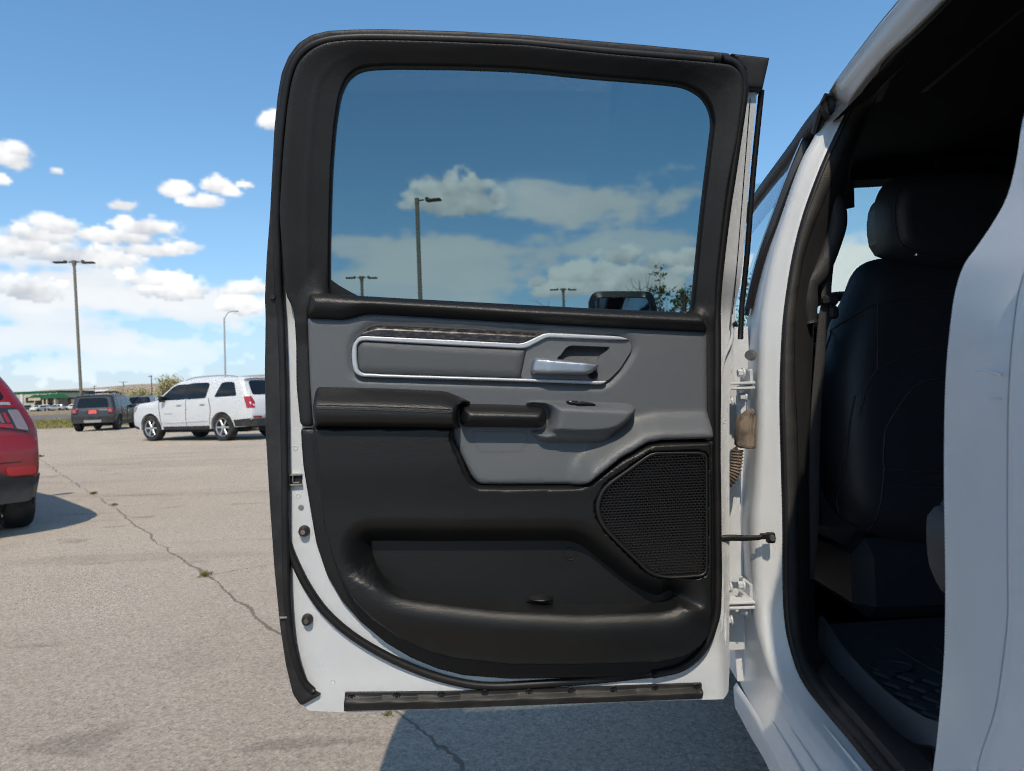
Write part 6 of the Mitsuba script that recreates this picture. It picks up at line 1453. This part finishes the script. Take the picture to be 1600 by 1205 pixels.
# ------------------------------------------------------------------ trees, shrubs, weeds
mat('bark', dust((0.12, 0.095, 0.075), 0.2), 0.85, 0.2)
scene['leaf_green'] = {'type': 'twosided', 'bsdf': {'type': 'diffuse', 'reflectance': proc(lambda p, n, uv: mix((0.055, 0.075, 0.020), (0.14, 0.15, 0.05), cell_speck(p, 6.0)))}}
scene['leaf_pale'] = {'type': 'twosided', 'bsdf': {'type': 'diffuse', 'reflectance': proc(lambda p, n, uv: mix((0.30, 0.29, 0.13), (0.50, 0.45, 0.24), cell_speck(p, 2.0)))}}
def leaves_at(rng, pts, n, spread, size):
    c = pts[rng.integers(0, len(pts), n)] + rng.normal(0, spread, (n, 3))
    a = rng.normal(size=(n, 3)); a /= np.linalg.norm(a, axis=1, keepdims=True)
    b = np.cross(a, rng.normal(size=(n, 3))); b /= np.linalg.norm(b, axis=1, keepdims=True) + 1e-9
    s = size * rng.uniform(.6, 1.3, (n, 1))
    v = np.stack([c - a * s, c + b * s * .45, c + a * s, c - b * s * .45], 1).reshape(-1, 3)
    k = np.arange(n)[:, None] * 4
    return v, np.vstack([k + [0, 1, 2], k + [0, 2, 3]])
def twig_tree(key, label, x, y, h, seed, lean=(0, 0), leaf=None, nleaf=0, spread=.12, size=.07, trunks=1, fan=0.5, r0=0.05, depth=4, leafside=None):
    rng = np.random.default_rng(seed)
    ms, tips = [], []
    def grow(p, d, l, r, lev):
        n = 4
        pts = [p]
        for i in range(n):
            d = d + rng.normal(0, .10, 3); d /= np.linalg.norm(d)
            pts.append(pts[-1] + d * l / n)
        ms.append(tube(np.array(pts), np.linspace(r, r * .55, n + 1), 6 if lev < 2 else 4, caps=False))
        if lev >= depth - 2: tips.extend(pts[1:])
        if lev >= depth: return
        for i in range(rng.integers(2, 4)):
            q = pts[rng.integers(2, n + 1)]
            e = d + rng.normal(0, fan, 3); e[2] = max(e[2], .05); e /= np.linalg.norm(e)
            grow(q, e, l * rng.uniform(.55, .8), r * .55, lev + 1)
    for i in range(trunks):
        d = np.array([lean[0] + rng.normal(0, .18) * (trunks > 1), lean[1] + rng.normal(0, .18) * (trunks > 1), 1.0])
        grow(np.array([x, y, 0]) + rng.normal(0, .15, 3) * [1, 1, 0] * (trunks > 1), d / np.linalg.norm(d), h * .42, r0, 0)
    k = free(key)
    v, f = cat_(*ms)
    top = np.quantile(v[:, 2], .998)
    sc_ = h / top
    o_ = np.array([x, y, 0])
    v = (v - o_) * sc_ + o_
    tag(k, label, 'tree')
    add(k + '__trunk', (v, f), 'bark', smooth=True)
    if leaf:
        tp = (np.array(tips) - o_) * sc_ + o_
        if leafside is not None: tp = tp[tp[:, 0] > x + leafside]
        add(k + '__crown', leaves_at(rng, tp, nleaf, spread, size), leaf)
    return k
twig_tree('tree', 'half-bare tree with few green leaves behind the door mirror, seen through the window', 5.60, 25.0, 5.2, 12, leaf='leaf_green', nleaf=3000, spread=.12, size=.085, trunks=7, fan=.55, r0=.08, leafside=-0.45)
twig_tree('sapling', 'tiny bare sapling poking up beside the lamp post left of the door mirror', 2.75, 45.0, 6.7, 5, trunks=2, fan=.6, r0=.05)
twig_tree('sapling', 'tiny bare sapling tip at the middle of the window sill', -0.45, 45.0, 6.2, 8, trunks=1, fan=.4, r0=.045)
twig_tree('tree', 'pale green tree standing far off above the white SUV bonnet', -80.8, 170.0, 7.4, 21, leaf='leaf_pale', nleaf=1600, spread=.5, size=.28, trunks=3, fan=.6, r0=.16, depth=4)
twig_tree('shrub', 'far pale shrub right of the small dark SUV', -87.3, 165.0, 4.6, 33, leaf='leaf_pale', nleaf=900, spread=.5, size=.26, trunks=4, fan=.7, r0=.12, depth=3)
twig_tree('shrub', 'far olive shrub between the far lamp posts', -81.0, 158.0, 4.4, 34, leaf='leaf_pale', nleaf=900, spread=.5, size=.26, trunks=4, fan=.7, r0=.12, depth=3)
twig_tree('shrub', 'low far shrub at the foot of the far lamp post beside the white SUV', -77.5, 156.0, 3.0, 35, leaf='leaf_pale', nleaf=700, spread=.5, size=.26, trunks=4, fan=.7, r0=.12, depth=3)

def weed(p, r, n, seed, label):
    rng = np.random.default_rng(seed)
    a = rng.uniform(0, 2 * np.pi, n); t = rng.uniform(.3, 1, n)
    base = np.c_[p[0] + rng.normal(0, r * .35, n), p[1] + rng.normal(0, r * .5, n), np.zeros(n)]
    l = r * rng.uniform(.5, 1.2, n)
    tip = base + np.c_[np.cos(a) * l * t, np.sin(a) * l * t, l * np.sqrt(1.2 - t * t) * .6]
    mid_ = .55 * tip + .45 * base + np.c_[0 * a, 0 * a, .12 * l]
    s = np.c_[-np.sin(a), np.cos(a), 0 * a] * (r * .10)
    v = np.stack([base - s * .4, base + s * .4, mid_ + s, tip, mid_ - s], 1).reshape(-1, 3)
    k = np.arange(n)[:, None] * 5
    f = np.vstack([k + [0, 1, 2], k + [0, 2, 4], k + [4, 2, 3]])
    key = free('weed')
    tag(key, label, 'weed')
    add(key, (v, f), 'weed_leaf')
scene['weed_leaf'] = {'type': 'twosided', 'bsdf': {'type': 'diffuse', 'reflectance': proc(lambda p, n, uv: mix((0.09, 0.12, 0.03), (0.22, 0.20, 0.08), cell_speck(p, 60.0)))}}
for p, r, n, sd, lb in ((WEEDS[0], .022, 50, 1, 'small green weed in the asphalt just below the open door'), (WEEDS[1], .05, 50, 2, 'dry green weed in the long crack halfway across the lot'),
                        (WEEDS[2], .10, 50, 3, 'weed tuft in the crack beside the red SUV bumper'), (WEEDS[3], .05, 30, 4, 'weed at the fork of the long crack'), (WEEDS[4], .06, 40, 5, 'weed in the crack between its fork and the red SUV')):
    weed(p, r, n, sd, lb)

# ------------------------------------------------------------------ far buildings
scene['wall_sage'] = {'type': 'diffuse', 'reflectance': {'type': 'rgb', 'value': [0.42, 0.44, 0.35]}}
scene['roof_green'] = {'type': 'diffuse', 'reflectance': {'type': 'rgb', 'value': [0.030, 0.13, 0.070]}}
scene['wall_pale'] = {'type': 'diffuse', 'reflectance': {'type': 'rgb', 'value': [0.62, 0.62, 0.60]}}
scene['roof_white'] = {'type': 'diffuse', 'reflectance': {'type': 'rgb', 'value': [0.72, 0.74, 0.74]}}
scene['wall_brown'] = {'type': 'diffuse', 'reflectance': proc(lambda p, n, uv: mix((0.16, 0.12, 0.09), (0.30, 0.25, 0.20), cell_speck(p, 1.2)))}
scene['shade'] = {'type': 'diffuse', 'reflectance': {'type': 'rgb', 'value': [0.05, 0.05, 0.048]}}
scene['beige'] = {'type': 'diffuse', 'reflectance': {'type': 'rgb', 'value': [0.50, 0.42, 0.32]}}
HB = 'green_roofed_hall'
tag(HB, 'long sage coloured hall with a green roof edge far off behind the parked cars', 'building')
add(HB + '__wall', box([-168, 250, 2.9], (34, 20, 5.8)), 'wall_sage')
add(HB + '__roof', cat_(box([-168, 250, 6.1], (35, 21, .6), .15)), 'roof_green')
for i, x in enumerate((-162.6, -157.2, -153.2)):
    add(HB + '__pillar', box([x, 239.8, 2.8], (.8, .5, 5.4)), 'wall_pale')
for i, x in enumerate((-160, -155.2)):
    add(HB + '__window', box([x, 239.9, 3.6], (2.6, .3, 1.6)), 'car_glass')
def gable(key, x0, x1, z0, z1, y0, y1, m):
    v = np.array([[x0, y0, z0], [x1, y0, z0], [(x0 + x1) / 2, y0, z1], [x0, y1, z0], [x1, y1, z0], [(x0 + x1) / 2, y1, z1]], float)
    add(key, (v, np.array([[0, 1, 2], [3, 5, 4], [0, 2, 5], [0, 5, 3], [1, 4, 5], [1, 5, 2], [0, 3, 4], [0, 4, 1]])), m)
for lb, x0, x1, z0, z1, fascia in (('small porch with a green gable at the left of the far hall', -150.0, -146.2, 4.1, 5.0, True), ('larger green gabled porch with timber posts at the right of the far hall', -146.0, -141.7, 3.7, 5.1, False)):
    k = free('porch'); tag(k, lb, 'building')
    gable(k + '__roof', x0 - .2, x1 + .2, z0, z1, 224, 232, 'roof_green')
    add(k + '__wall', box([(x0 + x1) / 2, 229, z0 / 2], (x1 - x0 - .4, 4, z0)), 'wall_brown')
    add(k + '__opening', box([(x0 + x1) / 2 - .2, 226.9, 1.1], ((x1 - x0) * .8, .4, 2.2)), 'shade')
    if fascia: add(k + '__fascia', box([(x0 + x1) / 2, 224.3, z0 - .5], (x1 - x0, .4, .8)), 'beige')
    else:
        for x in (x0 + .3, x0 + 1.5, x1 - .3): add(k + '__post', box([x, 224.6, z0 / 2], (.4, .4, z0)), 'beige')
        add(k + '__window', box([x0 + 2.8, 226.8, 2.6], (1.6, .3, 1.5)), 'wall_pale')
SB = 'long_shed'
tag(SB, 'long low building with a bright white roof behind the small dark SUV', 'building')
add(SB + '__roof', (np.array([[-166, 258, 4.6], [-150.6, 258, 4.9], [-150.6, 272, 6.9], [-166, 272, 6.7], [-166, 258, 4.3], [-150.6, 258, 4.6], [-150.6, 272, 6.6], [-166, 272, 6.4]], float),
    np.array([[0, 1, 2], [0, 2, 3], [4, 6, 5], [4, 7, 6], [0, 4, 5], [0, 5, 1], [1, 5, 6], [1, 6, 2], [3, 2, 6], [3, 6, 7], [0, 3, 7], [0, 7, 4]])), 'roof_white')
add(SB + '__wall', box([-158.2, 266, 2.2], (15.2, 12, 4.4)), 'wall_brown')
for i in range(6): add(SB + '__window', box([-164.4 + i * 2.4, 259.8, 2.6], (1.4, .5, 1.2)), 'car_glass' if i % 2 else 'wall_pale')
FS = 'far_shed'
tag(FS, 'low brown shed beside the white-roofed building, right against the small dark SUV', 'building')
add(FS + '__wall', box([-139.5, 236, 1.8], (9, 8, 3.6)), 'wall_brown')
add(FS + '__roof', box([-139.5, 236, 3.75], (9.6, 8.8, .3), .05), 'shade')
for k in list(labels):                 # nothing may carry an empty label
    assert labels[k]['label']
